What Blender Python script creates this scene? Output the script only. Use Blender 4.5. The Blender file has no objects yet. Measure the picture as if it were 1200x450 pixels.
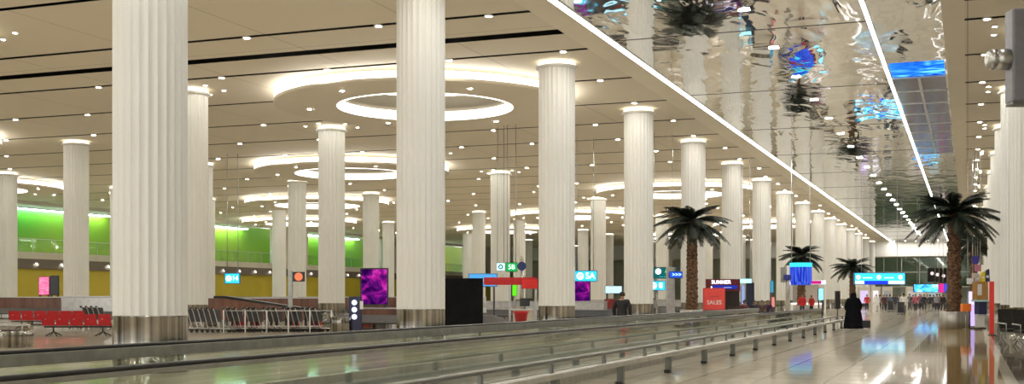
import bpy, bmesh, math, random
from mathutils import Vector, Matrix
random.seed(7)
PI = math.pi
C = bpy.context.scene.collection
SC = bpy.context.scene

# ------------------------------------------------------------------ camera
F_PX = 1400.0
YAW = math.atan(534/1400)
SN, CS = math.sin(YAW), math.cos(YAW)
EYE = 1.55
cam_d = bpy.data.cameras.new('camera')
cam_d.sensor_width = 36; cam_d.lens = F_PX/1200*36
cam_d.shift_x = 0.0; cam_d.shift_y = (347-225)/1200
cam_d.clip_start = .1; cam_d.clip_end = 800
cam = bpy.data.objects.new('camera', cam_d); C.objects.link(cam)
cam.location = (0, 0, EYE); cam.rotation_euler = (PI/2, 0, YAW)
SC.camera = cam

def at(px, d):                       # a bearing in the photo and a distance -> a place on the floor
    r = (px-600)/F_PX*d
    return (r*CS - d*SN, r*SN + d*CS)
def zz(py, d):                       # height of a photo row at a distance
    return EYE + (347-py)*d/F_PX
def row_y(px, X):                    # Y on the line x = X at photo column px
    d = F_PX*X/(CS*(px-1134))
    return (d + X*SN)/CS

# ------------------------------------------------------------------ materials
def pmat(name, col, rough=.5, metal=0, emit=None, es=0, coat=0, spec=None):
    m = bpy.data.materials.new(name); m.use_nodes = True
    b = m.node_tree.nodes['Principled BSDF']
    b.inputs['Base Color'].default_value = (*col, 1)
    b.inputs['Roughness'].default_value = rough
    b.inputs['Metallic'].default_value = metal
    if emit: b.inputs['Emission Color'].default_value = (*emit, 1); b.inputs['Emission Strength'].default_value = es
    if coat: b.inputs['Coat Weight'].default_value = coat
    if spec is not None: b.inputs['Specular IOR Level'].default_value = spec
    return m
def N(m, t, **kw):
    n = m.node_tree.nodes.new(t)
    for k, v in kw.items(): setattr(n, k, v)
    return n
def L(m, a, b): m.node_tree.links.new(a, b)
def vary(m, col, col2, scale=3.0, detail=3, stretch=(1,1,1), bump=0, bdist=.01, coord='Object'):
    b = m.node_tree.nodes['Principled BSDF']
    tc = N(m, 'ShaderNodeTexCoord'); mp = N(m, 'ShaderNodeMapping'); mp.inputs['Scale'].default_value = stretch
    nz = N(m, 'ShaderNodeTexNoise'); nz.inputs['Scale'].default_value = scale; nz.inputs['Detail'].default_value = detail
    cr = N(m, 'ShaderNodeValToRGB')
    cr.color_ramp.elements[0].position = .35; cr.color_ramp.elements[1].position = .65
    cr.color_ramp.elements[0].color = (*col, 1); cr.color_ramp.elements[1].color = (*col2, 1)
    L(m, tc.outputs[coord], mp.inputs[0]); L(m, mp.outputs[0], nz.inputs['Vector'])
    L(m, nz.outputs['Fac'], cr.inputs[0]); L(m, cr.outputs[0], b.inputs['Base Color'])
    if bump:
        bp = N(m, 'ShaderNodeBump'); bp.inputs['Strength'].default_value = bump; bp.inputs['Distance'].default_value = bdist
        L(m, nz.outputs['Fac'], bp.inputs['Height']); L(m, bp.outputs[0], b.inputs['Normal'])
    return m
def emis(name, col, s):
    m = bpy.data.materials.new(name); m.use_nodes = True
    nt = m.node_tree; nt.nodes.clear()
    o = nt.nodes.new('ShaderNodeOutputMaterial'); e = nt.nodes.new('ShaderNodeEmission')
    e.inputs[0].default_value = (*col, 1); e.inputs[1].default_value = s
    nt.links.new(e.outputs[0], o.inputs[0]); return m

M = {}
M['column'] = vary(pmat('column_white', (.78,.76,.68), .45), (.80,.80,.765), (.84,.84,.81), .6)
M['steel'] = vary(pmat('brushed_steel', (.5,.49,.47), .16, 1), (.08,.075,.065), (.50,.48,.44), 6, 3, (1,1,.012))
M['planter'] = vary(pmat('planter_steel', (.5,.49,.45), .38, .7), (.34,.33,.30), (.52,.50,.46), 6, 3, (1,1,.02))
M['steel_plain'] = vary(pmat('satin_steel', (.55,.55,.54), .32, 1), (.50,.50,.49), (.60,.60,.59), 5)
M['rail_steel'] = vary(pmat('rail_steel', (.5,.52,.5), .35, .8), (.36,.37,.35), (.46,.47,.44), 5)
M['black'] = vary(pmat('black_rubber', (.012,.012,.013), .35), (.010,.010,.011), (.018,.018,.019), 8)
M['black_gloss'] = vary(pmat('black_gloss', (.01,.01,.012), .12), (.008,.008,.010), (.013,.013,.015), 3)
M['dark'] = vary(pmat('charcoal', (.05,.05,.055), .5), (.04,.04,.045), (.06,.06,.066), 4)
M['darkwood'] = vary(pmat('red_brown_panel', (.20,.09,.06), .35), (.15,.065,.045), (.24,.11,.075), 3, 3, (1,1,.2))
M['ceil'] = pmat('ceiling_beige', (.60,.53,.41), .6)
m = M['ceil']; b_ = m.node_tree.nodes['Principled BSDF']
tc = N(m,'ShaderNodeTexCoord'); br = N(m,'ShaderNodeTexBrick')
br.offset = 0; br.inputs['Scale'].default_value = 1; br.inputs['Brick Width'].default_value = 6.0; br.inputs['Row Height'].default_value = 40
br.inputs['Mortar Size'].default_value = .012; br.inputs['Color1'].default_value = (.80,.725,.585,1); br.inputs['Color2'].default_value = (.785,.71,.57,1)
br.inputs['Mortar'].default_value = (.22,.19,.14,1)
L(m, tc.outputs['Object'], br.inputs['Vector']); L(m, br.outputs['Color'], b_.inputs['Base Color'])
M['plenum'] = vary(pmat('plenum_black', (.02,.018,.015), .9), (.015,.014,.012), (.025,.022,.02), 1)
M['beam'] = vary(pmat('bulkhead_cream', (.66,.60,.49), .55), (.84,.77,.62), (.87,.80,.65), .5)
M['disc'] = vary(pmat('disc_plaster', (.60,.53,.40), .6), (.785,.71,.57), (.80,.725,.585), .7)
M['wall'] = vary(pmat('wall_cream', (.66,.62,.53), .6), (.63,.59,.50), (.69,.65,.56), .4)
M['yellow'] = vary(pmat('wall_yellow', (.55,.44,.03), .5), (.50,.40,.025), (.60,.48,.04), .3)
M['downl'] = emis('downlight_white', (1,.94,.83), 330)
M['mdl'] = emis('mirror_downlight_white', (1,.96,.88), 900)
M['spotl'] = emis('spotlight_white', (1,.95,.84), 120)
M['led'] = emis('led_white', (1,.97,.92), 16)
M['led2'] = emis('led_strip_white', (1,.97,.93), 13)
M['cove'] = emis('cove_white', (1,.95,.86), 4.5)
M['coved'] = emis('cove_cap', (1,.90,.70), 2.5)
M['coolled'] = emis('cool_blue_cove', (.65,.9,1), 22)
M['white_paint'] = vary(pmat('white_paint', (.8,.8,.78), .4), (.77,.77,.75), (.82,.82,.80), 2)

# green mezzanine glass wall: real painted green wall with large colour drift
M['green'] = vary(pmat('green_wall', (.30,.62,.05), .35), (.05,.25,.008), (.26,.36,.015), .07, 1)
M['lime'] = vary(pmat('lime_wall', (.25,.75,.03), .35), (.10,.60,.02), (.20,.72,.04), .1, 1)

# floors
def floor_mat(name, c1, c2, mort, w=1.2, h=1.2, rough=.05):
    m = pmat(name, c1, rough); b = m.node_tree.nodes['Principled BSDF']
    tc = N(m,'ShaderNodeTexCoord'); br = N(m,'ShaderNodeTexBrick'); br.offset = 0
    br.inputs['Scale'].default_value = 1; br.inputs['Brick Width'].default_value = w; br.inputs['Row Height'].default_value = h
    br.inputs['Mortar Size'].default_value = .016; br.inputs['Bias'].default_value = 0
    br.inputs['Color1'].default_value = (*c1,1); br.inputs['Color2'].default_value = (*c2,1); br.inputs['Mortar'].default_value = (*mort,1)
    nz = N(m,'ShaderNodeTexNoise'); nz.inputs['Scale'].default_value = 1.3; nz.inputs['Detail'].default_value = 6
    mx = N(m,'ShaderNodeMixRGB', blend_type='MULTIPLY'); mx.inputs[0].default_value = .35
    cr = N(m,'ShaderNodeValToRGB'); cr.color_ramp.elements[0].color = (.75,.72,.68,1); cr.color_ramp.elements[0].position=.3; cr.color_ramp.elements[1].position=.7
    L(m, tc.outputs['Object'], br.inputs['Vector']); L(m, tc.outputs['Object'], nz.inputs['Vector'])
    L(m, nz.outputs['Fac'], cr.inputs[0]); L(m, br.outputs['Color'], mx.inputs[1]); L(m, cr.outputs[0], mx.inputs[2])
    L(m, mx.outputs[0], b.inputs['Base Color'])
    n2 = N(m,'ShaderNodeTexNoise'); n2.inputs['Scale'].default_value = .9; n2.inputs['Detail'].default_value = 2
    bp = N(m,'ShaderNodeBump'); bp.inputs['Strength'].default_value = .25; bp.inputs['Distance'].default_value = .003
    L(m, tc.outputs['Object'], n2.inputs['Vector']); L(m, n2.outputs['Fac'], bp.inputs['Height']); L(m, bp.outputs[0], b.inputs['Normal'])
    b.inputs['Specular IOR Level'].default_value = .8
    b.inputs['Specular IOR Level'].default_value = 0; b.inputs['Roughness'].default_value = .9
    # honed, slightly worn stone: the polish never reaches a full mirror even at a grazing angle
    out = [n for n in m.node_tree.nodes if n.type == 'OUTPUT_MATERIAL'][0]
    g = N(m,'ShaderNodeBsdfGlossy'); g.inputs['Roughness'].default_value = rough; L(m, bp.outputs[0], g.inputs['Normal'])
    lw = N(m,'ShaderNodeLayerWeight'); lw.inputs[0].default_value = .5
    pw = N(m,'ShaderNodeMath', operation='POWER'); pw.inputs[1].default_value = 3.4
    ma = N(m,'ShaderNodeMath', operation='MULTIPLY_ADD'); ma.inputs[1].default_value = .66; ma.inputs[2].default_value = .04
    ms = N(m,'ShaderNodeMixShader'); L(m, lw.outputs['Facing'], pw.inputs[0]); L(m, pw.outputs[0], ma.inputs[0]); L(m, ma.outputs[0], ms.inputs[0])
    df = N(m,'ShaderNodeBsdfDiffuse'); L(m, mx.outputs[0], df.inputs[0])
    L(m, df.outputs[0], ms.inputs[1]); L(m, g.outputs[0], ms.inputs[2]); L(m, ms.outputs[0], out.inputs[0])
    return m
M['floor'] = floor_mat('floor_marble', (.70,.64,.52), (.64,.58,.47), (.34,.30,.24))
M['floor_tan'] = floor_mat('floor_tan_granite', (.36,.26,.12), (.32,.23,.10), (.16,.11,.05))
M['floor_dark'] = floor_mat('floor_grey_granite', (.20,.17,.13), (.18,.155,.12), (.10,.09,.07))
M['floor_pale'] = floor_mat('floor_pale_border', (.60,.56,.46), (.58,.54,.45), (.40,.36,.30))

# rippled polished metal ceiling: a true mirror whose sheet is wavy
def mirror(name, bump=.012, tint=(.80,.80,.79), sc=.55):
    m = pmat(name, tint, .035, 1); b = m.node_tree.nodes['Principled BSDF']
    tc = N(m,'ShaderNodeTexCoord'); mp = N(m,'ShaderNodeMapping'); mp.inputs['Scale'].default_value = (1.5,.7,1)
    nz = N(m,'ShaderNodeTexNoise'); nz.inputs['Scale'].default_value = sc; nz.inputs['Detail'].default_value = 2.2; nz.inputs['Distortion'].default_value = .8
    bp = N(m,'ShaderNodeBump'); bp.inputs['Strength'].default_value = 1; bp.inputs['Distance'].default_value = bump
    L(m, tc.outputs['Object'], mp.inputs[0]); L(m, mp.outputs[0], nz.inputs['Vector']); L(m, nz.outputs['Fac'], bp.inputs['Height']); L(m, bp.outputs[0], b.inputs['Normal'])
    return m
M['mirror'] = mirror('rippled_mirror_metal', .05, (.84,.84,.83), .35)
M['mirror_disc'] = mirror('mirror_disc', .05)

def glass(name, tint=(.82,.90,.84), ior=1.6, boost=1.0, rough=.02):
    m = bpy.data.materials.new(name); m.use_nodes = True; nt = m.node_tree; nt.nodes.clear()
    o = nt.nodes.new('ShaderNodeOutputMaterial'); t = nt.nodes.new('ShaderNodeBsdfTransparent'); g = nt.nodes.new('ShaderNodeBsdfGlossy')
    lw = nt.nodes.new('ShaderNodeLayerWeight'); lw.inputs[0].default_value = .5       # Schlick reflectance, the same from both sides
    fr = nt.nodes.new('ShaderNodeMath'); fr.operation = 'POWER'; fr.inputs[1].default_value = ior*2.6
    nt.links.new(lw.outputs['Facing'], fr.inputs[0])
    mu = nt.nodes.new('ShaderNodeMath'); mu.operation = 'MULTIPLY_ADD'; mu.use_clamp = True; mu.inputs[1].default_value = boost; mu.inputs[2].default_value = .04
    nz = nt.nodes.new('ShaderNodeTexNoise'); nz.inputs['Scale'].default_value = .3
    mp = nt.nodes.new('ShaderNodeMapRange'); mp.inputs['To Min'].default_value = rough; mp.inputs['To Max'].default_value = rough*1.5
    mx = nt.nodes.new('ShaderNodeMixShader')
    t.inputs[0].default_value = (*tint,1); g.inputs[0].default_value = (.95,.97,.95,1)
    nt.links.new(nz.outputs['Fac'], mp.inputs[0]); nt.links.new(mp.outputs[0], g.inputs['Roughness'])
    nt.links.new(fr.outputs[0], mu.inputs[0]); nt.links.new(mu.outputs[0], mx.inputs[0])
    nt.links.new(t.outputs[0], mx.inputs[1]); nt.links.new(g.outputs[0], mx.inputs[2]); nt.links.new(mx.outputs[0], o.inputs[0])
    return m
M['glass'] = glass('balustrade_glass', (.93,.96,.92), 1.0, .85)
M['glass_green'] = glass('mezzanine_glass', (.95,.98,.95), 1.9, .8)
M['glass_dark'] = glass('dark_green_glass', (.62,.74,.66), 1.8, .7)

_cc = {}
def col(c, rough=.55, metal=0):
    k = (c, rough, metal)
    if k not in _cc:
        c2 = tuple(min(1, x*1.15+.003) for x in c)
        _cc[k] = vary(pmat('paint_%d' % len(_cc), c, rough, metal), c, c2, 6)
    return _cc[k]
_ec = {}
def glow(c, s):
    k = (c, s)
    if k not in _ec: _ec[k] = emis('backlit_%d' % len(_ec), c, s)
    return _ec[k]
def screen(name, stops, scale, strength, stretch=(1,1,1)):
    m = emis(name, (1,1,1), strength)
    e = [n for n in m.node_tree.nodes if n.type == 'EMISSION'][0]
    tc = N(m,'ShaderNodeTexCoord'); mp = N(m,'ShaderNodeMapping'); mp.inputs['Scale'].default_value = stretch
    nz = N(m,'ShaderNodeTexNoise'); nz.inputs['Scale'].default_value = scale; nz.inputs['Detail'].default_value = 3; nz.inputs['Distortion'].default_value = 1.2
    cr = N(m,'ShaderNodeValToRGB'); els = cr.color_ramp.elements
    els[0].position = stops[0][0]; els[0].color = (*stops[0][1],1); els[1].position = stops[-1][0]; els[1].color = (*stops[-1][1],1)
    for p, c in stops[1:-1]: e2 = els.new(p); e2.color = (*c,1)
    L(m, tc.outputs['Object'], mp.inputs[0]); L(m, mp.outputs[0], nz.inputs['Vector']); L(m, nz.outputs['Fac'], cr.inputs[0]); L(m, cr.outputs[0], e.inputs[0])
    return m

# ------------------------------------------------------------------ mesh helpers
class MB:
    def __init__(s): s.bm = bmesh.new(); s.mi = 0
    def _m(s, faces):
        for f in faces: f.material_index = s.mi
    def box(s, x0,x1,y0,y1,z0,z1, bev=0):
        n0 = set(s.bm.faces)
        vs = [s.bm.verts.new(p) for p in ((x0,y0,z0),(x1,y0,z0),(x1,y1,z0),(x0,y1,z0),(x0,y0,z1),(x1,y0,z1),(x1,y1,z1),(x0,y1,z1))]
        fs = [s.bm.faces.new([vs[i] for i in q]) for q in ((3,2,1,0),(4,5,6,7),(0,1,5,4),(1,2,6,5),(2,3,7,6),(3,0,4,7))]
        s._m(fs)
        if bev:
            es = list({e for f in fs for e in f.edges})
            r = bmesh.ops.bevel(s.bm, geom=es, offset=bev, segments=2, affect='EDGES', profile=.5)
            s._m([f for f in s.bm.faces if f not in n0])
        return s
    def quad(s, pts):
        f = s.bm.faces.new([s.bm.verts.new(p) for p in pts]); s._m([f]); return s
    def tube(s, pts, r, n=8, caps=True):
        pts = [Vector(p) for p in pts]; rings = []
        rr = r if isinstance(r, (list, tuple)) else [r]*len(pts)
        for i, p in enumerate(pts):
            t = (pts[min(i+1,len(pts)-1)] - pts[max(i-1,0)]).normalized()
            a = Vector((0,0,1)) if abs(t.z) < .9 else Vector((1,0,0))
            u = t.cross(a).normalized(); v = t.cross(u).normalized()
            rings.append([s.bm.verts.new(p + (u*math.cos(2*PI*k/n)+v*math.sin(2*PI*k/n))*rr[i]) for k in range(n)])
        fs = []
        for a, b in zip(rings, rings[1:]):
            for k in range(n):
                f = s.bm.faces.new((a[k], a[(k+1)%n], b[(k+1)%n], b[k])); f.smooth = True; fs.append(f)
        if caps: fs.append(s.bm.faces.new(rings[0])); fs.append(s.bm.faces.new(rings[-1][::-1]))
        s._m(fs); return s
    def lathe(s, prof, n=32, cx=0, cy=0, smooth=True, sx=1, sy=1, a0=0, a1=2*PI):
        full = abs(a1-a0-2*PI) < 1e-6; k_ = n if full else n+1
        rings = []
        for r, z in prof:
            if r < 1e-5: rings.append([s.bm.verts.new((cx,cy,z))]); continue
            rings.append([s.bm.verts.new((cx+sx*r*math.cos(a0+(a1-a0)*k/n), cy+sy*r*math.sin(a0+(a1-a0)*k/n), z)) for k in range(k_)])
        fs = []
        for a, b in zip(rings, rings[1:]):
            for k in range(n):
                q = (k+1) % k_ if full else k+1
                if len(a) == 1 and len(b) == 1: continue
                if len(a) == 1: vs = (a[0], b[q], b[k])
                elif len(b) == 1: vs = (a[k], a[q], b[0])
                else: vs = (a[k], a[q], b[q], b[k])
                f = s.bm.faces.new(vs); f.smooth = smooth; fs.append(f)
        s._m(fs); return s
    def prism(s, outline, z0, z1, axis='z'):
        def P(a,b,c):
            return {'z':(a,b,c),'x':(c,a,b),'y':(a,c,b)}[axis]
        lo = [s.bm.verts.new(P(a,b,z0)) for a,b in outline]; hi = [s.bm.verts.new(P(a,b,z1)) for a,b in outline]
        n = len(outline); fs = [s.bm.faces.new(lo[::-1]), s.bm.faces.new(hi)]
        for k in range(n): fs.append(s.bm.faces.new((lo[k],lo[(k+1)%n],hi[(k+1)%n],hi[k])))
        s._m(fs); return s
    def add_mesh(s, me, mat4):
        t = bmesh.new(); t.from_mesh(me); bmesh.ops.transform(t, matrix=mat4, verts=t.verts)
        vm = {v: s.bm.verts.new(v.co) for v in t.verts}
        fs = []
        for f in t.faces:
            try: fs.append(s.bm.faces.new([vm[v] for v in f.verts]))
            except ValueError: pass
        s._m(fs); t.free(); return s
    def build(s, name, mats, parent=None):
        me = bpy.data.meshes.new(name)
        bmesh.ops.recalc_face_normals(s.bm, faces=s.bm.faces)
        s.bm.to_mesh(me); s.bm.free()
        for mm in (mats if isinstance(mats, (list, tuple)) else [mats]): me.materials.append(mm)
        o = bpy.data.objects.new(name, me); C.objects.link(o)
        if parent: o.parent = parent
        return o
def tag(o, label=None, cat=None, group=None, kind=None):
    if label: o['label'] = label
    if cat: o['category'] = cat
    if group: o['group'] = group
    if kind: o['kind'] = kind
    return o
def thing(name, label, cat, loc=(0,0,0), rz=0, group=None):
    o = bpy.data.objects.new(name, None); C.objects.link(o)
    o.location = loc; o.rotation_euler = (0,0,rz)
    return tag(o, label, cat, group)
def struct(o): o['kind'] = 'structure'; return o
KIDS = {}
def copy_tree(o, parent=None):
    c = o.copy(); C.objects.link(c)
    if parent: c.parent = parent
    for ch in list(o.children): copy_tree(ch, c)
    return c
def place(proto, loc, rz=0, label=None, group=None, scale=None):
    o = proto if not proto.get('_used') else copy_tree(proto)
    proto['_used'] = 1
    o.location = loc; o.rotation_euler = (0,0,rz)
    if scale: o.scale = (scale,)*3
    if label: o['label'] = label
    if group: o['group'] = group
    return o
def text_mesh(body, size=1.0, align='CENTER'):
    cu = bpy.data.curves.new('lettering', 'FONT'); cu.body = body; cu.size = size; cu.extrude = .004
    cu.align_x = align; cu.align_y = 'CENTER'; cu.offset = .008*size
    o = bpy.data.objects.new('lettering', cu); C.objects.link(o)
    dg = bpy.context.evaluated_depsgraph_get(); me = bpy.data.meshes.new_from_object(o.evaluated_get(dg))
    bpy.data.objects.remove(o); bpy.data.curves.remove(cu)
    return me
FACE = Matrix.Rotation(PI/2, 4, 'X')        # lettering stands up, reads from -Y
def put_text(mb, body, size, x, y, z, sx=1):
    mb.add_mesh(text_mesh(body, size), Matrix.Translation((x,y,z)) @ FACE @ Matrix.Diagonal((sx,1,1,1)))

# ------------------------------------------------------------------ the hall
ZC = 11.11
Y0, Y1 = -8.0, 219.0
XL, XR = -88.0, 9.0
b = MB(); b.box(XL, -5.6, Y0, 226, -.2, 0); struct(b.build('floor', M['floor']))
b = MB(); b.box(-5.6, -1.45, Y0, 226, -.2, 0); struct(b.build('floor_aisle', M['floor']))
b = MB(); b.box(-1.45, .62, Y0, 226, -.2, 0); struct(b.build('floor_tan_band', M['floor_tan']))
b = MB(); b.box(.62, .84, Y0, 226, -.2, 0); struct(b.build('floor_border', M['floor_pale']))
b = MB(); b.box(.84, XR, Y0, 226, -.2, 0); struct(b.build('floor_right', M['floor_dark']))

slots = [31.2 + 6.5*k for k in range(-5, 30)]
slots = [y for y in slots if y < Y1-1]
cuts = sorted([(y-.17, y+.17) for y in slots] + [(41.0-.42, 41.0+.42)])
def strips(mb, x0, x1):
    a = Y0
    for c0, c1 in cuts:
        mb.box(x0, x1, a, c0, ZC, ZC+.015); a = c1
    mb.box(x0, x1, a, Y1, ZC, ZC+.015)
b = MB(); strips(b, XL, -13.7); struct(b.build('ceiling', M['ceil']))
b = MB(); strips(b, -.1, XR); struct(b.build('ceiling_right', M['ceil']))
b = MB(); b.box(XL, XR, Y0, Y1+8, ZC+.45, ZC+.6); struct(b.build('ceiling_plenum', M['plenum']))
b = MB(); b.box(-13.7, -12.62, Y0, Y1, ZC-.02, ZC+.3); b.box(-.82, -.1, Y0, Y1, ZC-.02, ZC+.3); struct(b.build('ceiling_bulkhead', M['beam']))
b = MB(); b.box(-12.36, -3.27, Y0, Y1, ZC, ZC+.1); b.box(-3.13, -.82, Y0, Y1, ZC, ZC+.1); struct(b.build('ceiling_mirror', M['mirror']))
b = MB(); y = 4.2
while y < Y1:
    b.box(-12.36, -3.27, y, y+.05, ZC-.012, ZC-.001); y += 13
struct(b.build('trim_1', M['dark']))
for i, (x0, x1, mm) in enumerate(((-12.62, -12.36, 'led'), (-3.27, -3.13, 'led2'))):
    t = thing('led_strip', ['wide bright white light strip along the edge of the mirrored ceiling beside the beige ceiling',
        'narrow white light strip running through the mirrored ceiling towards the tall right palm'][i], 'ceiling light', (x0, Y0, ZC-.03))
    b = MB(); b.box(0, x1-x0, 0, Y1-Y0, 0, .02); b.build('diffuser', M[mm], t)
    b = MB(); b.box(-.015, 0, 0, Y1-Y0, -.01, .03); b.box(x1-x0, x1-x0+.015, 0, Y1-Y0, -.01, .03); b.build('frame', M['white_paint'], t)

# left wall with the green mezzanine bays
WB = [(60,112),(121,140),(149,172),(182,206)]
zm0, zm1 = 6.0, 10.75
b = MB()
prev = 40
for a, c in WB:
    b.box(XL-.6, XL, prev, a, 4.9, ZC+.4); b.box(XL-.6, XL, a, c, zm1, ZC+.4); b.box(XL-.6, XL, a, c, 5.3, zm0); prev = c
b.box(XL-.6, XL, prev, 226, 4.9, ZC+.4)
struct(b.build('wall_left', M['wall']))
b = MB()
b.box(XL-5.2, XL-5, 40, 226, 5, ZC)
struct(b.build('wall_mezzanine', M['green']))
b = MB(); b.box(XL-.6, XL-.3, 40, 226, 0, 4.3); struct(b.build('wall_left_lower', M['yellow']))
b = MB(); b.box(XL-1.2, XL+.02, 40, 226, 4.3, 5.3); struct(b.build('trim_2', col((.16,.13,.10))))
b = MB()
for a, c in WB: b.box(XL-5.2, XL, a, c, 5.2, 5.3)
struct(b.build('floor_mezzanine', M['wall']))
b = MB()
for y in [66+3.4*i for i in range(46)]:
    b.lathe([(0, 0), (.22, 0), (.22, .3), (0, .3)], 12)
b.bm.free()
for a, c in WB:
    t = thing('glass_balustrade', 'glass parapet of the green lit gallery bay %s' % {60:'farthest left along the far wall',121:'behind the luggage trolleys',149:'behind the purple portrait screen',182:'behind the black display board'}[a], 'balustrade', (XL, a, zm0))
    b = MB(); b.box(-.03, 0, .1, c-a-.1, 0, 1.3); b.build('glass_panel', M['glass_green'], t)
    b = MB(); b.box(-.06, .03, 0, c-a, 1.3, 1.36)
    k = 0
    while k < c-a: b.box(-.05, .0, k, k+.06, 0, 1.3); k += 3.2
    b.build('rail', M['steel_plain'], t)
    t = thing('cove_light', 'cool blue white cove light over the green gallery bay %s' % {60:'farthest left',121:'behind the trolleys',149:'behind the purple screen',182:'behind the black board'}[a], 'ceiling light', (XL-4.6, a, zm1-.1), group='cove lights of the green gallery')
    b = MB(); b.box(0, .5, 0, c-a, 0, .08); b.build('tube_lamp', M['coolled'], t)
    b = MB(); b.box(-.1, .6, 0, c-a, .08, .2); b.build('housing', M['white_paint'], t)
b = MB()
for a, c in WB: b.box(XL-5.2, XL-.6, a, c, zm1+.1, ZC+.2)
struct(b.build('ceiling_mezzanine', M['wall']))
# downlights in the dark band under the gallery
b = MB(); b.mi = 1; b.lathe([(0,0),(.13,0)], 14); b.mi = 0; b.lathe([(.13,0),(.24,-.02),(.26,.04),(.2,.1)], 14)
sl = b.build('gallery_downlight', [M['white_paint'], emis('gallery_lamp', (1,.95,.85), 12)])
tag(sl, 'round downlight in the dark band under the green gallery', 'downlight', 'downlights under the green gallery'); sl.rotation_euler = (0, PI*.35, 0)
first = True
for i in range(30):
    o = sl if first else sl.copy()
    if not first: C.objects.link(o)
    first = False; o.location = (XL+.15, 92+3.6*i, 4.75)

b = MB(); b.box(XR, XR+.3, Y0, 226, 0, ZC+.5); struct(b.build('wall_right', M['wall']))
# far end
b = MB(); b.box(XL, XR, Y1, Y1+.5, 8.5, ZC+.45); struct(b.build('wall_far_bulkhead', M['white_paint']))
b = MB(); b.box(XL, XR, 226, 226.4, 0, 9); struct(b.build('wall_far', vary(pmat('far_wall', (.30,.31,.24), .5), (.34,.37,.30), (.58,.56,.46), .25, 2, (1,1,.3))))
b = MB(); b.box(XL, XR, Y1+.5, 226, 8.4, 8.6); struct(b.build('ceiling_far', M['wall']))
b = MB(); b.box(-26, XR, 222, 222.08, 3.2, 8.4); struct(b.build('window_1', M['glass_dark']))
b = MB(); x = -26
while x < XR: b.box(x, x+.16, 221.9, 222.2, 0, 8.4); x += 3.0
b.box(-26, XR, 221.9, 222.2, 3.1, 3.3); b.box(-26, XR, 221.9, 222.2, 5.7, 5.85); struct(b.build('window_frame', M['rail_steel']))

# ------------------------------------------------------------------ columns
NF = 26
def flute_ring(R, dep, seg=5):
    pts = []
    for i in range(NF):
        for j in range(seg):
            u = j/seg; a = 2*PI*(i+u)/NF
            pts.append((a, R - dep*math.sin(PI*u)))
    return pts
def fluted(mb, levels, dep):
    rings = []
    for R, z in levels:
        rings.append([mb.bm.verts.new((r*math.cos(a), r*math.sin(a), z)) for a, r in flute_ring(R, dep)])
    n = len(rings[0]); fs = []
    for a, b2 in zip(rings, rings[1:]):
        for k in range(n):
            f = mb.bm.faces.new((a[k], a[(k+1)%n], b2[(k+1)%n], b2[k])); fs.append(f)
    fs.append(mb.bm.faces.new(rings[-1]))
    mb._m(fs)
CR = .745
col0 = thing('column', 'x', 'column')
b = MB(); fluted(b, [(CR, 1.14), (CR, 10.86)], .034); b.build('shaft', M['column'], col0)
b = MB(); b.lathe([(CR+.015,0),(CR+.015,.06),(CR,.07),(CR,1.12),(CR+.01,1.13),(CR+.01,1.15),(CR-.06,1.16)], 96); b.build('steel_base', M['steel'], col0)
b = MB(); b.lathe([(0,10.80),(CR+.02,10.80),(CR+.12,10.83),(CR+.13,10.90),(CR+.05,10.93),(0,10.93)], 48); b.build('capital', M['column'], col0)
b = MB(); b.lathe([(CR-.1,10.93),(CR+.02,10.93),(CR+.02,11.0),(CR-.1,11.0),(CR-.1,10.93)], 40); b.lathe([(CR-.12,10.93),(CR-.12,ZC+.02)], 40); b.build('glow_ring', M['coved'], col0)
YR = [20.3+13*i for i in range(16)]
ORD = ['nearest','second nearest','third nearest','fourth nearest','fifth nearest','sixth nearest','seventh nearest','eighth nearest','ninth','tenth','eleventh','twelfth','thirteenth','fourteenth','fifteenth','sixteenth']
rows = [(-15.7, 0, 'row beside the moving walkways'), (-33.5, 1, 'second row back from the walkways'), (-51.4, 2, 'third row back from the walkways'), (-69.3, 3, 'fourth row back beside the green gallery'), (2.15, 2, 'row right of the palms')]
spots = []
for X, s, nm in rows:
    k = 0
    for i, y in enumerate(YR):
        if y < 60 and X < -60: continue
        if i < s and X < 0: continue
        if X > 0 and i < 1: continue
        place(col0, (X, y, 0), 0, 'fluted white column with steel base, %s in the %s' % (ORD[k], nm), 'columns of the ' + nm); k += 1
        if X in (-33.5, 2.15) and y > 30: spots.append((X, y))
col0.pop('_used', None)
# clusters of small spotlights around the column heads
b = MB(); b.mi = 1; b.lathe([(0,-.035),(.085,-.035)], 12); b.mi = 0; b.lathe([(.085,-.035),(.12,-.04),(.13,0),(.0,0)], 12)
sp = b.build('spotlight', [M['white_paint'], M['spotl']])
tag(sp, 'small square-set spotlight on the ceiling around a column head', 'spotlight', 'spotlights around the column heads')
sp['label'] = 'small white spotlight on the ceiling close around a column head'
first = True
for X, y in spots:
    for k in range(6):
        a = 2*PI*(k+.5)/6
        o = sp if first else sp.copy()
        if not first: C.objects.link(o)
        first = False; o.location = (X+1.45*math.cos(a), y+1.45*math.sin(a), ZC)

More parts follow.
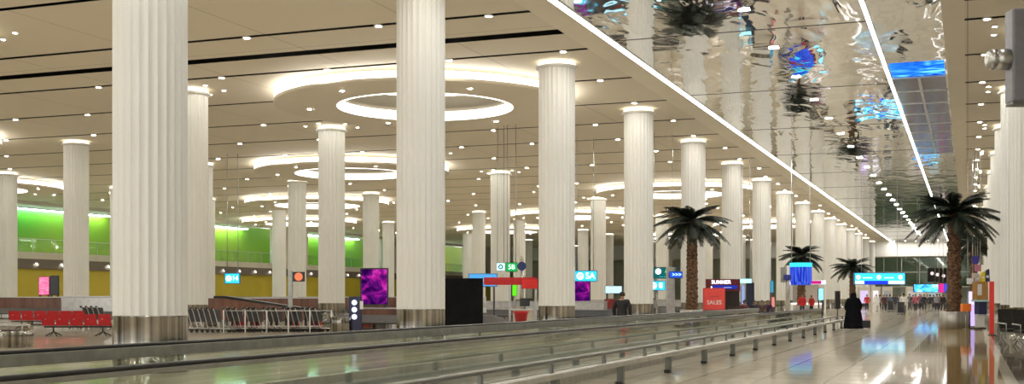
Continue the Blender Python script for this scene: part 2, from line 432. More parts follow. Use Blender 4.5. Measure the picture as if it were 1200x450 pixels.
# ------------------------------------------------------------------ downlights
b = MB(); b.mi = 1; b.lathe([(0,-.05),(.11,-.05)], 12); b.mi = 0; b.lathe([(.11,-.05),(.16,-.05),(.17,.0),(.0,.02)], 12)
dl = b.build('downlight', [M['white_paint'], M['downl']])
tag(dl, 'round white downlight set in a dark slot of the beige ceiling', 'downlight', 'downlights in the ceiling slots')
first = True
xs_ = [-14.9,-19.5,-25,-30.5,-37,-43,-48.5,-55,-61,-67,-73.5,-80]
nd = 0
for y in slots:
    if y < 5 or y > 196: continue
    for x in xs_ + [.62]:
        if y < 24 and x < -31: continue
        if x < -60 and y < 50: continue
        if nd >= 290 and x < -20: continue
        o = dl if first else dl.copy()
        if not first: C.objects.link(o)
        first = False; nd += 1
        jx = 0 if x > 0 else random.uniform(-.5,.5)
        o.location = (x+jx, y, ZC)
b = MB(); b.mi = 1; b.box(-.17,.17,-.06,.06,-.03,-.02); b.mi = 0; b.box(-.2,.2,-.09,.09,-.02,.0)
ml = b.build('mirror_downlight', [M['white_paint'], M['mdl']])
tag(ml, 'flat white downlight in the middle of the mirrored ceiling', 'downlight', 'downlights of the mirrored ceiling')
first = True
for i in range(27):
    o = ml if first else ml.copy()
    if not first: C.objects.link(o)
    first = False; o.location = (-6.97, 27+6.5*i, ZC)

b = MB(); b.mi = 1; b.lathe([(0,-.05),(.16,-.05)], 12); b.mi = 0; b.lathe([(.16,-.05),(.22,-.06),(.23,0),(.0,0)], 12)
ww = b.build('wall_washer', [M['white_paint'], M['downl']]); tag(ww, 'white ceiling lamp washing the bulkhead at the far end of the hall', 'downlight', 'lamps before the far bulkhead')
for i in range(7):
    o = ww if i == 0 else ww.copy()
    if i: C.objects.link(o)
    o.location = (-11.9+1.8*i if i < 5 else -11.9+1.8*i, 216.6, ZC)
# ------------------------------------------------------------------ ring lights
rg = thing('ring_ceiling_light', 'x', 'ceiling light')
ZD = 10.45
b = MB(); b.lathe([(4.05,ZD),(7.0,ZD),(7.05,ZD+.03),(7.05,ZD+.14),(6.9,ZD+.16),(4.05,ZD+.16),(4.05,ZD)], 96); b.build('disc_panel', M['disc'], rg)
b = MB(); b.lathe([(6.85,ZD+.16),(7.0,ZD+.16),(7.0,ZD+.44),(6.85,ZD+.44),(6.85,ZD+.16)], 96); b.build('outer_light_ring', M['cove'], rg)
b = MB(); b.lathe([(4.05,ZD-.02),(4.05,ZD+.42),(4.12,ZD+.42)], 96); b.lathe([(4.14,ZD-.02),(4.14,ZD),(4.05,ZD-.02)], 96); b.build('inner_light_ring', emis('ring_face_white', (1,.96,.88), 3.2), rg)
b = MB(); b.lathe([(0,ZD+.60),(4.12,ZD+.60),(4.12,ZD+.63),(0,ZD+.63)], 96); b.build('mirror_panel', M['mirror_disc'], rg)
b = MB(); b.lathe([(4.06,ZD+.42),(4.06,ZD+.61),(4.2,ZD+.61)], 96); b.build('upper_wall', M['disc'], rg)
b = MB()
for k in range(8):
    a = 2*PI*k/8; b.tube([(5.5*math.cos(a),5.5*math.sin(a),ZD+.15),(5.5*math.cos(a),5.5*math.sin(a),ZC)], .03, 6)
b.build('hanger', M['steel_plain'], rg)
b = MB()
for k in range(6):
    a = 2*PI*(k+.25)/6; b.lathe([(0,ZD-.01),(.09,ZD-.01),(.09,ZD)], 10, 5.6*math.cos(a), 5.6*math.sin(a))
b.build('inset_lamp', M['spotl'], rg)
RL = [(-23.9,51.2,'behind the second nearest walkway column'),(-41.9,77.2,'between the second and third column rows'),(-23.9,103.2,'above the left palm'),
      (-59.2,51.2,'at the upper left photo edge'),(-59.9,103.2,'far back above the trolleys'),(-77.5,77.2,'far left near the green gallery'),
      (-41.9,129.2,'far back in line with the purple screen'),(-23.9,155.2,'far along beside the walkway row'),(-59.9,155.2,'very far back behind the third row'),(-77.5,129.2,'far back before the green gallery'),(-41.9,181.2,'deepest in the hall')]
for x, y, w in RL:
    place(rg, (x,y,0), 0, 'large ring ceiling light with mirrored centre ' + w, 'ring lights')

# ------------------------------------------------------------------ moving walkways
def walkway(name_lab, x0, x1, ya, yb):
    ln = yb-ya
    t = thing('moving_walkway', name_lab, 'moving walkway', (x1, ya, 0), 0, 'moving walkways')
    W = x0-x1; H = .95
    b = MB(); b.box(0, W, 0, ln, 0, .05); b.box(0, .12, 0, ln, .05, .27); b.box(W-.12, W, 0, ln, .05, .27); b.build('skirt', M['rail_steel'], t)
    b = MB(); b.box(W/2-.12, W/2+.12, 0, ln, .05, .22, .02); b.build('median_deck', M['rail_steel'], t)
    for xa, xb in ((.13, W/2-.13), (W/2+.13, W-.13)):
        b = MB(); b.box(xa, xb, 0, ln, .055, .075); b.build('tread_belt', M['tread'], t)
    for xx, side in ((W-.06, 0), (.06, 1)):
        yy = .3; b = MB()
        while yy < ln-.3:
            y2 = min(yy+4.1, ln-.3); b.box(xx-.006, xx+.006, yy, y2-.025, .27, H-.05); yy += 4.1
        b.build('balustrade_glass', M['glass'], t)
        b = MB(); b.box(xx-.03, xx+.03, .3, ln-.3, H-(.17 if side else .075), H-.03, .008); b.build('rail_profile', M['rail_steel'], t)
        pts = [(xx, .55, .22),(xx,.25,.25),(xx,.08,.38),(xx,0,.58),(xx,.08,.80),(xx,.25,H-.03),(xx,.5,H-.012)]
        pts2 = [(xx, ln-p[1], p[2]) for p in pts[::-1]]
        b = MB(); b.tube(pts + pts2, .027, 8); b.build('handrail', M['black'], t)
    return t
M['tread'] = pmat('tread_aluminium', (.10,.10,.10), .4, .6)
m = M['tread']; wv = N(m,'ShaderNodeTexWave', bands_direction='X'); wv.inputs['Scale'].default_value = 12; tc = N(m,'ShaderNodeTexCoord')
cr = N(m,'ShaderNodeValToRGB'); cr.color_ramp.elements[0].color=(.05,.05,.05,1); cr.color_ramp.elements[1].color=(.16,.16,.155,1)
L(m, tc.outputs['Object'], wv.inputs['Vector']); L(m, wv.outputs['Fac'], cr.inputs[0]); L(m, cr.outputs[0], m.node_tree.nodes['Principled BSDF'].inputs['Base Color'])
walkway('moving walkway with black handrails and glass sides running between the aisle and the columns', -6.60, -9.75, -6, 60)
x, y = -7.25, 61.3
t = thing('control_cabinet', 'dark steel cabinet at the far end of the near moving walkway', 'cabinet', (x, y, 0))
b = MB(); b.box(-.42,.42,-.3,.3,.06,.78,.03); b.build('body', M['dark'], t)
b = MB(); b.box(-.38,.38,-.31,-.30,.12,.72,.002); b.build('door', col((.10,.14,.12), .3), t)
b = MB(); b.box(-.45,.45,-.33,.33,0,.06); b.build('plinth', M['rail_steel'], t)
b = MB(); b.box(-.45,.45,-.33,.33,.78,.81,.01); b.build('top', M['steel_plain'], t)

# low guard rail beside the aisle
GX = -5.62
def guard(label, ya, yb):
    t = thing('guard_rail', label, 'guard rail', (GX, ya, 0), 0, 'low guard rails')
    ln = yb-ya
    b = MB(); b.box(-.16, .03, 0, ln, .33, .42, .015); b.build('bumper_beam', M['guardtop'], t)
    b = MB(); b.tube([(-.10,.0,.42),(-.10,.06,.56),(-.10,.2,.585),(-.10,ln-.2,.585),(-.10,ln-.06,.56),(-.10,ln,.42)], .03, 8); b.build('top_rail', M['rail_dark'], t)
    y = .68
    while y < ln:
        b = MB(); b.box(-.11, .0, y-.075, y+.075, 0, .34, .008); b.build('post', M['rail_dark'], t)
        b = MB(); b.box(-.10, .03, y-.22, y-.10, 0, .07, .02); b.build('foot', M['black'], t)
        y += 3.56
    y = .4
    while y < ln:
        b = MB(); b.prism([(y-.05,.42),(y+.05,.42),(y+.025,.57),(y-.025,.57)], -.13, -.08, 'x'); b.build('bracket', M['rail_dark'], t)
        y += 2.73
    return t
M['guardtop'] = vary(pmat('guard_beam_steel', (.42,.42,.40), .4, .6), (.55,.55,.52), (.64,.64,.60), 4)
M['rail_dark'] = vary(pmat('guard_post_grey', (.16,.165,.15), .35, .5), (.14,.145,.13), (.19,.195,.18), 4)
guard('low steel guard rail with short posts running along the aisle floor', 5.3, 63)

# ------------------------------------------------------------------ palms
def palm_bits(h, rb, rt, FL, nf):
    b = MB(); rings = []; n = 30; rows_ = int(h/.045)
    vs = []
    for i in range(rows_+1):
        z = h*i/rows_; t = i/rows_; base = rb + (rt-rb)*min(1, t*1.1)
        ring = []
        for k in range(n):
            a = 2*PI*k/n
            u1 = (a*5/(2*PI) + z*2.2) % 1; u2 = (a*5/(2*PI) - z*2.2) % 1
            dd = min(abs(u1-.5), .5)*2 * min(abs(u2-.5), .5)*2
            ring.append(b.bm.verts.new(((base+.09*dd*rb/.38)*math.cos(a), (base+.09*dd*rb/.38)*math.sin(a), z)))
        rings.append(ring)
    for a_, b_ in zip(rings, rings[1:]):
        for k in range(n): f = b.bm.faces.new((a_[k],a_[(k+1)%n],b_[(k+1)%n],b_[k]))
    b.bm.faces.new(rings[-1])
    trunk = b
    return trunk
def frond_mesh(Ln, droop, seed):
    rnd = random.Random(seed); b = MB(); pts = []
    n = 14
    for i in range(n+1):
        t = i/n; pts.append(Vector((Ln*t*(1-.12*t*droop), 0, -droop*Ln*.62*t*t + .10*Ln*t)))
    b.tube(pts, [.028*(1-.8*i/n) for i in range(n+1)], 5)
    nl = 64
    for j in range(3, nl+1):
        t = j/nl; i = min(int(t*n), n-1); f = t*n-i; p = pts[i].lerp(pts[i+1], f); tg = (pts[i+1]-pts[i]).normalized()
        ll = .52*math.sin(PI*(.12+.80*t))*Ln/2.1*(1+rnd.uniform(-.12,.12))
        for sgn in (-1,1):
            side = Vector((0,sgn,0)); up = side.cross(tg)*sgn*-1
            d1 = (tg*.75 + side*.75 + Vector((0,0,-.10+rnd.uniform(-.12,.12)))).normalized()
            tip = p + d1*ll + Vector((0,0,-.30*ll*(1+rnd.uniform(-.3,.3))))
            mid = p + d1*ll*.5 + Vector((0,0,-.05*ll)); w = .026
            wv = tg*w
            b.quad([p-wv*.4, p+wv*.4, mid+wv, mid-wv]); b.quad([mid-wv, mid+wv, tip+wv*.15, tip-wv*.15])
    return b
M['bark'] = vary(pmat('palm_bark', (.10,.055,.03), .85), (.03,.015,.008), (.22,.12,.06), 9, 4, (1,1,1.4), .5, .03)
M['frond'] = vary(pmat('palm_frond', (.012,.02,.012), .5), (.007,.012,.008), (.016,.028,.014), 2)
fm = []
for q, dr in enumerate((.85,.95,1.1)):
    o = frond_mesh(2.15, dr, q).build('frond', M['frond']); fm.append(o.data); bpy.data.objects.remove(o)
def palm(label, px, d, H, crown, rb=.36, rt=.26, planter=True, seed=1, ps=1):
    rnd = random.Random(seed); x, y = at(px, d)
    t = thing('palm_tree', label, 'palm tree', (x, y, 0), 0, 'palms in the aisle')
    z0 = .62 if planter else .0
    tr = palm_bits(H-z0, rb, rt, 2, 1).build('trunk', M['bark'], t); tr.location = (0,0,z0)
    b = MB(); b.lathe([(0,H-.15),(rt+.12,H-.1),(rt+.16,H+.12),(rt,H+.35),(0,H+.5)], 16); b.build('crown_heart', M['bark'], t)
    n = 57
    for k in range(n):
        lv = k % 3
        o = bpy.data.objects.new('frond', fm[lv]); C.objects.link(o); o.parent = t
        o.location = (0,0,H+.15+(.12*(2-lv)))
        el = [-.85,-.45,-.08][lv] + rnd.uniform(-.15,.15)
        o.rotation_euler = (rnd.uniform(-.3,.3), el, 2*PI*k*.381966+rnd.uniform(-.2,.2)); s = crown/2.15*rnd.uniform(.85,1.05)*[.80,.97,1][lv]; o.scale = (s,s,s)
    if planter:
        b = MB(); r = .66*ps; b.lathe([(r-.03,0),(r,.02),(r,.80),(r-.05,.82),(r-.08,.80),(r-.08,.62)], 40); b.build('planter', M['planter'], t)
        b = MB(); b.lathe([(0,.64),(r-.07,.63)], 24); b.build('soil', col((.05,.035,.02)), t)
    return t
palm('tall palm in a round steel planter standing in the aisle at right', 1118, 57.5, 5.15, 2.35, .32, .26, True, 1)
palm('smaller palm standing behind the tall right palm', 1141, 98, 5.5, 2.3, .30, .25, True, 2)
palm('palm beyond the walkways beside the red poster board', 811, 65, 5.3, 2.15, .30, .25, True, 3)
palm('palm rising behind the blue cylinder shaped sign', 939, 98, 4.5, 2.0, .32, .27, True, 4)
palm('most distant palm standing behind the woman in black robe', 999, 131, 4.4, 2.4, .34, .27, True, 5)

# ------------------------------------------------------------------ people
SKIN = vary(pmat('skin', (.33,.19,.12), .5), (.30,.17,.105), (.36,.21,.135), 20)
def skin_obj(name, joints, edges, mat, sub=1):
    me = bpy.data.meshes.new(name); me.from_pydata([j[0] for j in joints], edges, [])
    o = bpy.data.objects.new(name, me); C.objects.link(o)
    md = o.modifiers.new('s','SKIN'); md.use_smooth_shade = True
    sv = me.skin_vertices[0].data
    for i, j in enumerate(joints):
        r = j[1]; sv[i].radius = r if isinstance(r, tuple) else (r, r)
        sv[i].use_root = (i == 0)
    m2 = o.modifiers.new('u','SUBSURF'); m2.levels = sub; m2.render_levels = sub
    dg = bpy.context.evaluated_depsgraph_get(); res = bpy.data.meshes.new_from_object(o.evaluated_get(dg))
    bpy.data.objects.remove(o); res.materials.clear(); res.materials.append(mat)
    for p in res.polygons: p.use_smooth = True
    return res
def merge(meshes, name):
    b = bmesh.new()
    for m_ in meshes: b.from_mesh(m_)
    r = bpy.data.meshes.new(name); b.to_mesh(r); b.free(); r.materials.append(meshes[0].materials[0])
    for p in r.polygons: p.use_smooth = True
    return r
def figure_meshes(pose):
    # facing -Y ; 1.75 m
    V = Vector
    if pose == 'sit':
        dz = -.47; hip = .50
        kneeL, kneeR = V((.12,-.44,.50)), V((-.12,-.44,.50)); ankL, ankR = V((.13,-.42,.09)), V((-.13,-.46,.09))
        elL, elR = V((.25,.02,.80)), V((-.25,.02,.80)); wrL, wrR = V((.15,-.22,.64)), V((-.15,-.22,.64))
    elif pose == 'walk':
        dz = 0; hip = .97
        kneeL, kneeR = V((.10,-.20,.53)), V((-.10,.08,.50)); ankL, ankR = V((.10,-.28,.10)), V((-.10,.34,.16))
        elL, elR = V((.26,.12,1.15)), V((-.26,-.04,1.13)); wrL, wrR = V((.27,.10,.90)), V((-.25,-.22,.94))
    elif pose == 'push':
        dz = 0; hip = .97
        kneeL, kneeR = V((.10,-.18,.53)), V((-.10,.08,.50)); ankL, ankR = V((.10,-.22,.10)), V((-.10,.30,.14))
        elL, elR = V((.27,-.02,1.14)), V((-.27,-.02,1.14)); wrL, wrR = V((.22,-.27,1.04)), V((-.22,-.27,1.04))
    else:
        dz = 0; hip = .97
        kneeL, kneeR = V((.11,-.02,.52)), V((-.11,-.01,.52)); ankL, ankR = V((.12,.02,.10)), V((-.12,.03,.10))
        elL, elR = V((.27,.03,1.15)), V((-.27,.03,1.15)); wrL, wrR = V((.27,-.07,.90)), V((-.27,-.05,.90))
    pel = V((0,0,hip)); sp = V((0,.01,hip+.22)); ch = V((0,.0,hip+.40)); nk = V((0,.01,hip+.53)); hb = V((0,-.01,hip+.60)); hm = V((0,-.02,hip+.68)); ht = V((0,-.01,hip+.74))
    shL, shR = V((.185,.01,hip+.46)), V((-.185,.01,hip+.46)); hL, hR = V((.09,0,hip-.04)), V((-.09,0,hip-.04))
    toeL = ankL + V((0,-.16,-.06)); toeR = ankR + V((0,-.15,-.07 if pose != 'walk' else -.1))
    def J(e=0, parts='all'):
        js = []; es = []; ix = {}
        def add(k, p, r): ix[k] = len(js); js.append((tuple(p), tuple(q+e for q in r) if isinstance(r, tuple) else r+e))
        def ed(a, b): es.append((ix[a], ix[b]))
        if parts in ('all','top'):
            add('pel', pel, (.155,.11)); add('sp', sp, (.135,.10)); add('ch', ch, (.165,.115)); ed('pel','sp'); ed('sp','ch')
            if parts == 'top': add('pb', pel+V((0,0,-.13)), (.165,.125)); ed('pel','pb')
            for s_, sh, el, wr in (('L',shL,elL,wrL),('R',shR,elR,wrR)):
                add('sh'+s_, sh, .062); add('el'+s_, el, .043); add('wr'+s_, wr, .029); ed('ch','sh'+s_); ed('sh'+s_,'el'+s_); ed('el'+s_,'wr'+s_)
        if parts in ('all',):
            add('nk', nk, .055); add('hb', hb, (.062,.07)); add('hm', hm, (.078,.092)); add('ht', ht, (.055,.065)); ed('ch','nk'); ed('nk','hb'); ed('hb','hm'); ed('hm','ht')
        if parts == 'legs': add('pel', pel + V((0,0,.02)), (.155,.115)); add('ws', pel+V((0,0,.12)), (.140,.105)); ed('pel','ws')
        if parts in ('all','legs'):
            for s_, h, k, a, to in (('L',hL,kneeL,ankL,toeL),('R',hR,kneeR,ankR,toeR)):
                add('h'+s_, h, .088); add('k'+s_, k, .056); add('a'+s_, a, .038 if parts == 'all' else .048); ed('pel','h'+s_); ed('h'+s_,'k'+s_); ed('k'+s_,'a'+s_)
                if parts == 'all': add('t'+s_, to, .03); ed('a'+s_,'t'+s_)
        return js, es
    body = skin_obj('body', *J(0,'all'), SKIN, 2)
    bits = [body]
    for s_, wr, el in ((1,wrL,elL),(-1,wrR,elR)):           # palms with five fingers, face features
        d = (wr-el).normalized(); side = V((0,1,0)) if abs(d.z) > .5 else V((1,0,0))
        js = [(tuple(wr), .026), (tuple(wr+d*.05), .030), (tuple(wr+d*.09), .030)]; es = [(0,1),(1,2)]
        for q in range(4):
            o0 = wr+d*.09+side*(q-1.5)*.019; ln = (.062,.074,.070,.054)[q]
            js += [(tuple(o0), .010), (tuple(o0+d*ln*.6), .009), (tuple(o0+d*ln*.95+V((0,-.018,0))), .007)]; b0 = len(js)-3; es += [(2,b0),(b0,b0+1),(b0+1,b0+2)]
        js += [(tuple(wr+d*.05-side*.04), .011), (tuple(wr+d*.085-side*.06), .009)]; es += [(1,len(js)-2),(len(js)-2,len(js)-1)]
        bits.append(skin_obj('hand', js, es, SKIN, 1))
    nb = MB(); c = hm
    nb.lathe([(0,.02),(.016,-.01),(.02,-.03),(0,-.035)], 8, c.x, c.y-.105, True); 
    for v in nb.bm.verts: v.co.z += c.z
    for sx_ in (-1,1):
        nb.box(c.x+sx_*.085-.01, c.x+sx_*.085+.01, c.y-.01, c.y+.025, c.z-.03, c.z+.03, .006)
    o = nb.build('nose_ears', SKIN); bits.append(o.data); bpy.data.objects.remove(o)
    body = merge(bits, 'body')
    top = skin_obj('shirt', *J(.030,'top'), SKIN, 2); legs = skin_obj('trousers', *J(.026,'legs'), SKIN, 2)
    sb = MB()
    for a, to in ((ankL,toeL),(ankR,toeR)):
        sb.tube([a+V((0,.05,-.055)), a+V((0,.0,-.05)), (a+to)/2+V((0,0,-.025)), to+V((0,-.03,-.01))], [.04,.048,.045,.03], 10)
    o = sb.build('shoes', M['black']); shoes = o.data; bpy.data.objects.remove(o)
    hb_ = MB(); prof = [(0,.105),(.05,.095),(.085,.06),(.10,.01),(.098,-.03),(.09,-.06)]
    hb_.lathe(prof, 16, c.x, 0, True, .92, 1.08)
    for v in hb_.bm.verts:
        v.co.z += c.z+.025; v.co.y += c.y+.012
        if v.co.y < c.y-.04 and v.co.z < c.z+.05: v.co.z = c.z+.05; 
    o = hb_.build('hair', M['black']); hair = o.data; bpy.data.objects.remove(o)
    return dict(body=body, shirt=top, trousers=legs, shoes=shoes, hair=hair, hm=hm, wr=(wrL, wrR))
POSES = {p: figure_meshes(p) for p in ('stand','walk','push','sit')}
def person(label, px=None, d=None, pose='stand', shirt=(.02,.02,.02), legs=(.02,.02,.025), hair=(.012,.01,.008), rz=0, h=1.72, robe=None, xy=None, z=0, scarf=None, group='people in the hall', wide=1):
    P = POSES[pose]; x, y = xy or at(px, d)
    t = thing('person', label, 'person', (x, y, z), rz, group); s = h/1.75; t.scale = (s*wide, s*wide, s)
    def kid(n, me, mat):
        o = bpy.data.objects.new(n, me); C.objects.link(o); o.parent = t
        if mat: o.material_slots[0].link = 'OBJECT'; o.material_slots[0].material = mat
        return o
    kid('body', P['body'], None)
    if robe:
        b = MB(); b.lathe([(.38,.02),(.36,.3),(.31,.7),(.26,1.0),(.245,1.2),(.26,1.38),(.19,1.49),(.08,1.55)], 28, 0, .01, True, 1, .72)
        for v in b.bm.verts:
            a = math.atan2(v.co.y, v.co.x); k = max(0, 1-v.co.z/1.1); v.co.x *= 1+.05*k*math.sin(9*a); v.co.y *= 1+.06*k*math.sin(9*a+1)
        rm = col(robe, .95); rm.node_tree.nodes['Principled BSDF'].inputs['Specular IOR Level'].default_value = .08
        b.build('robe', rm, t)
        kid('sleeves', P['shirt'], rm)
    else:
        kid('shirt', P['shirt'], col(shirt, .8)); kid('trousers', P['trousers'], col(legs, .8))
    kid('shoes', P['shoes'], col((.02,.018,.016), .5))
    if scarf:
        c = P['hm']; b = MB()
        b.lathe([(0,.135),(.07,.12),(.11,.06),(.122,-.02),(.118,-.08),(.15,-.17),(.21,-.27)], 20, c.x, c.y+.03, True, 1, .95)
        for v in b.bm.verts:
            if v.co.y < c.y-.045 and -.09 < v.co.z < .07: v.co.y = c.y-.06
            v.co.z += c.z
        b.build('headscarf', col(scarf, .95), t)
    else: kid('hair', P['hair'], col(hair, .7))
    return t
def suitcase(label, x, y, c, h=.62, w=.42, rz=0, name='suitcase', group=None):
    t = thing(name, label, 'suitcase', (x,y,0), rz, group)
    b = MB(); b.box(-w/2,w/2,-.13,.13,.05,.05+h,.035); b.build('shell', col(c,.4), t)
    b = MB(); b.tube([(-w*.3,.08,h*.9),(-w*.3,.08,h+.35),(w*.3,.08,h+.35),(w*.3,.08,h*.9)], .012, 6); b.build('pull_handle', M['steel_plain'], t)
    for sx_ in (-1,1):
        for sy_ in (-1,1):
            b = MB(); b.tube([(sx_*w*.38-.015,sy_*.09,.03),(sx_*w*.38+.015,sy_*.09,.03)], .03, 10); b.build('wheel', M['black'], t)
    return t
x, y = at(1000, 56.4)
person('person in long black robe and scarf walking beside the low guard rail', pose='stand', robe=(.006,.006,.008), scarf=(.006,.006,.008), xy=(x,y), rz=PI+.2, h=1.70, wide=1.25)
sx2, sy2 = at(1012, 56.3); suitcase('black suitcase pulled by the person in black robe', sx2, sy2, (.01,.01,.012), .36, .62, .1)
x, y = at(729, 41.3)
person('person in dark jacket standing at the walkway handrail', pose='stand', shirt=(.012,.012,.014), legs=(.02,.02,.03), xy=(x,y), rz=PI, h=1.68, wide=1.12)
crowd = [
 (1059,99,'push',(.75,.74,.72),(.012,.012,.015),'person in white shirt and black trousers pushing a trolley up the aisle'),
 (1073,118,'walk',(.45,.12,.16),(.03,.03,.04),'person in pink top walking in the crowd'),
 (1083,128,'stand',(.02,.02,.025),(.02,.02,.03),'person in black top beside the pink top'),
 (1090,120,'walk',(.03,.03,.04),(.35,.32,.28),'person in dark top and pale trousers'),
 (1098,126,'stand',(.30,.30,.32),(.03,.03,.04),'person in grey top near the tall palm trunk'),
 (1105,119,'walk',(.015,.015,.02),(.02,.02,.025),'person all in black close beside the tall palm trunk'),
 (1016,126,'stand',(.55,.03,.03),(.03,.03,.04),'person in red shirt below the wide blue sign'),
 (1036,124,'stand',(.10,.03,.03),(.02,.02,.03),'person in dark maroon top left of the crowd'),
 (1043,116,'push',(.10,.14,.20),(.03,.04,.07),'person in blue grey top pushing the luggage trolley'),
 (1050,135,'stand',(.05,.06,.09),(.04,.04,.05),'person in navy top behind the white shirt'),
 (1066,140,'stand',(.18,.16,.15),(.05,.05,.06),'person in brown grey top deep in the crowd'),
 (1078,146,'walk',(.30,.05,.09),(.03,.03,.03),'person in crimson top deep in the crowd'),
 (1094,150,'stand',(.06,.06,.07),(.04,.04,.04),'person in charcoal top deep in the crowd'),
 (1087,158,'stand',(.5,.5,.5),(.03,.03,.03),'person in light grey top deepest in the crowd'),
]
crowd += [
 (1031,133,'walk',(.30,.30,.33),(.05,.05,.06),'person in mid grey top just right of the white robe'),
 (1039,138,'stand',(.04,.09,.12),(.03,.03,.04),'person in dark teal top behind the maroon top'),
 (1047,141,'walk',(.02,.02,.02),(.03,.03,.03),'person in black top between the trolley pusher and the navy top'),
 (1055,147,'stand',(.40,.36,.30),(.04,.04,.05),'person in beige top far behind the white shirt'),
 (1070,131,'stand',(.03,.03,.05),(.20,.18,.16),'person in dark top and tan trousers left of the pink top'),
 (1080,136,'walk',(.12,.10,.20),(.02,.02,.03),'person in violet grey top behind the pink top'),
 (1101,138,'walk',(.40,.05,.05),(.03,.03,.04),'person in brick red top near the tall palm trunk'),
 (1110,132,'stand',(.20,.22,.25),(.03,.03,.04),'person in slate top half hidden by the tall palm trunk'),
]
for px, d, po, sh, lg, lb in crowd:
    person(lb, px, d, po, sh, lg, rz=random.choice((0,PI))+random.uniform(-.4,.4) if po != 'push' else PI, h=random.uniform(1.66,1.8))
person('person in long white robe below the wide blue sign', 1027, 122, 'walk', robe=(.75,.74,.72), scarf=(.75,.74,.72), rz=0, h=1.74)
person('person in red shirt standing by the blue cylinder sign', 940, 94, 'stand', (.60,.02,.02), (.03,.03,.04), rz=.3)
person('person in red cap and top at the stall counter', 951, 99, 'stand', (.55,.03,.02), (.03,.03,.04), hair=(.4,.02,.02), rz=-.5, h=1.6)

# ------------------------------------------------------------------ luggage trolleys
tr0 = thing('luggage_trolley', 'x', 'luggage trolley')       # faces +X ; handle at -X
b = MB()
for s in (-.28,.28):
    b.tube([(-.42,s,1.02),(-.36,s,.90),(-.18,s,.20),(-.1,s,.16),(.55,s*.7,.13)], .022, 8)
b.tube([(.55,-.2,.13),(.55,.2,.13)], .022, 8); b.tube([(-.18,-.28,.2),(-.18,.28,.2)], .02, 8)
b.build('frame', M['steel_plain'], tr0)
b = MB(); b.tube([(-.42,-.29,1.02),(-.46,-.2,1.04),(-.46,.2,1.04),(-.42,.29,1.02)], .042, 8); b.build('handle', M['black'], tr0)
b = MB()
for k in range(5): b.tube([(-.15,-.2+.1*k,.165),(.52,-.15+.075*k,.14)], .012, 6)
b.build('tray', M['steel_plain'], tr0)
b = MB(); b.prism([(-.40,1.0),(-.14,.98),(-.06,.45),(-.24,.45)], -.25, .25, 'y'); b.build('basket', M['dark'], tr0)
b = MB(); b.box(-.30,-.285,-.25,.25,.24,.64,.004); b.build('panel', col((.02,.02,.03)), tr0)
b = MB(); b.box(-.2,.4,-.2,.2,.10,.135,.01); b.build('deck', M['dark'], tr0)
for wx, wy in ((-.2,-.24),(-.2,.24),(.45,0)):
    b = MB(); b.tube([(wx,wy-.025,.075),(wx,wy+.025,.075)], .075, 12); b.build('wheel', M['black'], tr0)
base = at(218, 50.5)
k = 0
TL = ['row at left of the rack, counted from the column: ' + w for w in ('first','second','third','fourth','fifth','sixth','seventh')]
for i in range(7):
    px = 224+6.2*i; x, y = at(px, 51)
    place(tr0, (x, y, 0), YAW+.25, 'luggage trolley parked in the %s' % TL[i], 'parked luggage trolleys')
for bay in range(5):
    for j in range(3):
        px = 274 + bay*23 + j*6; x, y = at(px, 51.5+bay*.1)
        place(tr0, (x, y, 0), YAW+.35+.03*j, 'luggage trolley in the %s rack bay, %s of three nested' % (('first','second','third','fourth','last')[bay], ('front','middle','back')[j]), 'parked luggage trolleys')
t = thing('trolley_rack', 'white steel rail rack holding luggage trolleys behind the walkway', 'trolley rack', (*at(262,50.4),0), YAW)
ln = 4.55
b = MB(); b.tube([(0,0,.93),(ln,0,.93)], .022, 8); b.build('top_rail', M['steel_plain'], t)
b = MB(); b.tube([(0,0,.28),(ln,0,.28)], .02, 8); b.build('bottom_rail', M['steel_plain'], t)
for i in range(6):
    b = MB(); b.tube([(ln*i/5,0,0),(ln*i/5,0,.95)], .028, 8); b.build('post', M['white_paint'], t)
for i, (px, cc) in enumerate(((280,(.35,.03,.03)),(300,(.35,.03,.03)),(345,(.5,.03,.03)),(370,(.5,.03,.03)))):
    x, y = at(px, 52.8)
    suitcase('red suitcase resting behind the trolley rack, %s from left' % ('first','second','third','fourth')[i], x, y, cc, .6, .5, YAW, group='red suitcases behind the trolley rack')
for i in range(4):
    x, y = at(106+6*i, 58.5); place(tr0, (x, y, 0), YAW+.3, 'luggage trolley behind the red seats, %s in its short line' % ('first','second','third','last')[i], 'luggage trolleys behind the red seats')
# trolleys pushed in the aisle, loaded
for (px, d, lb, cs, lc) in ((1056,96.2,'loaded luggage trolley in front of the white shirt','black suitcase lying on the trolley before the white shirt',(.02,.02,.025)),
                        (1044,113.5,'loaded luggage trolley pushed by the blue grey top','blue grey suitcase lying on the pushed luggage trolley',(.10,.14,.2))):
    x, y = at(px, d); place(tr0, (x,y,0), PI/2, lb, 'luggage trolleys in the aisle')
    t = thing('suitcase', cs, 'suitcase', (x, y+.18, .19), 0)
    b = MB(); b.box(-.36,.36,-.24,.26,0,.55,.04); b.build('shell', col(lc,.4), t)
    b = MB(); b.box(-.12,.12,-.27,-.24,.24,.29,.008); b.build('handle', M['black'], t)

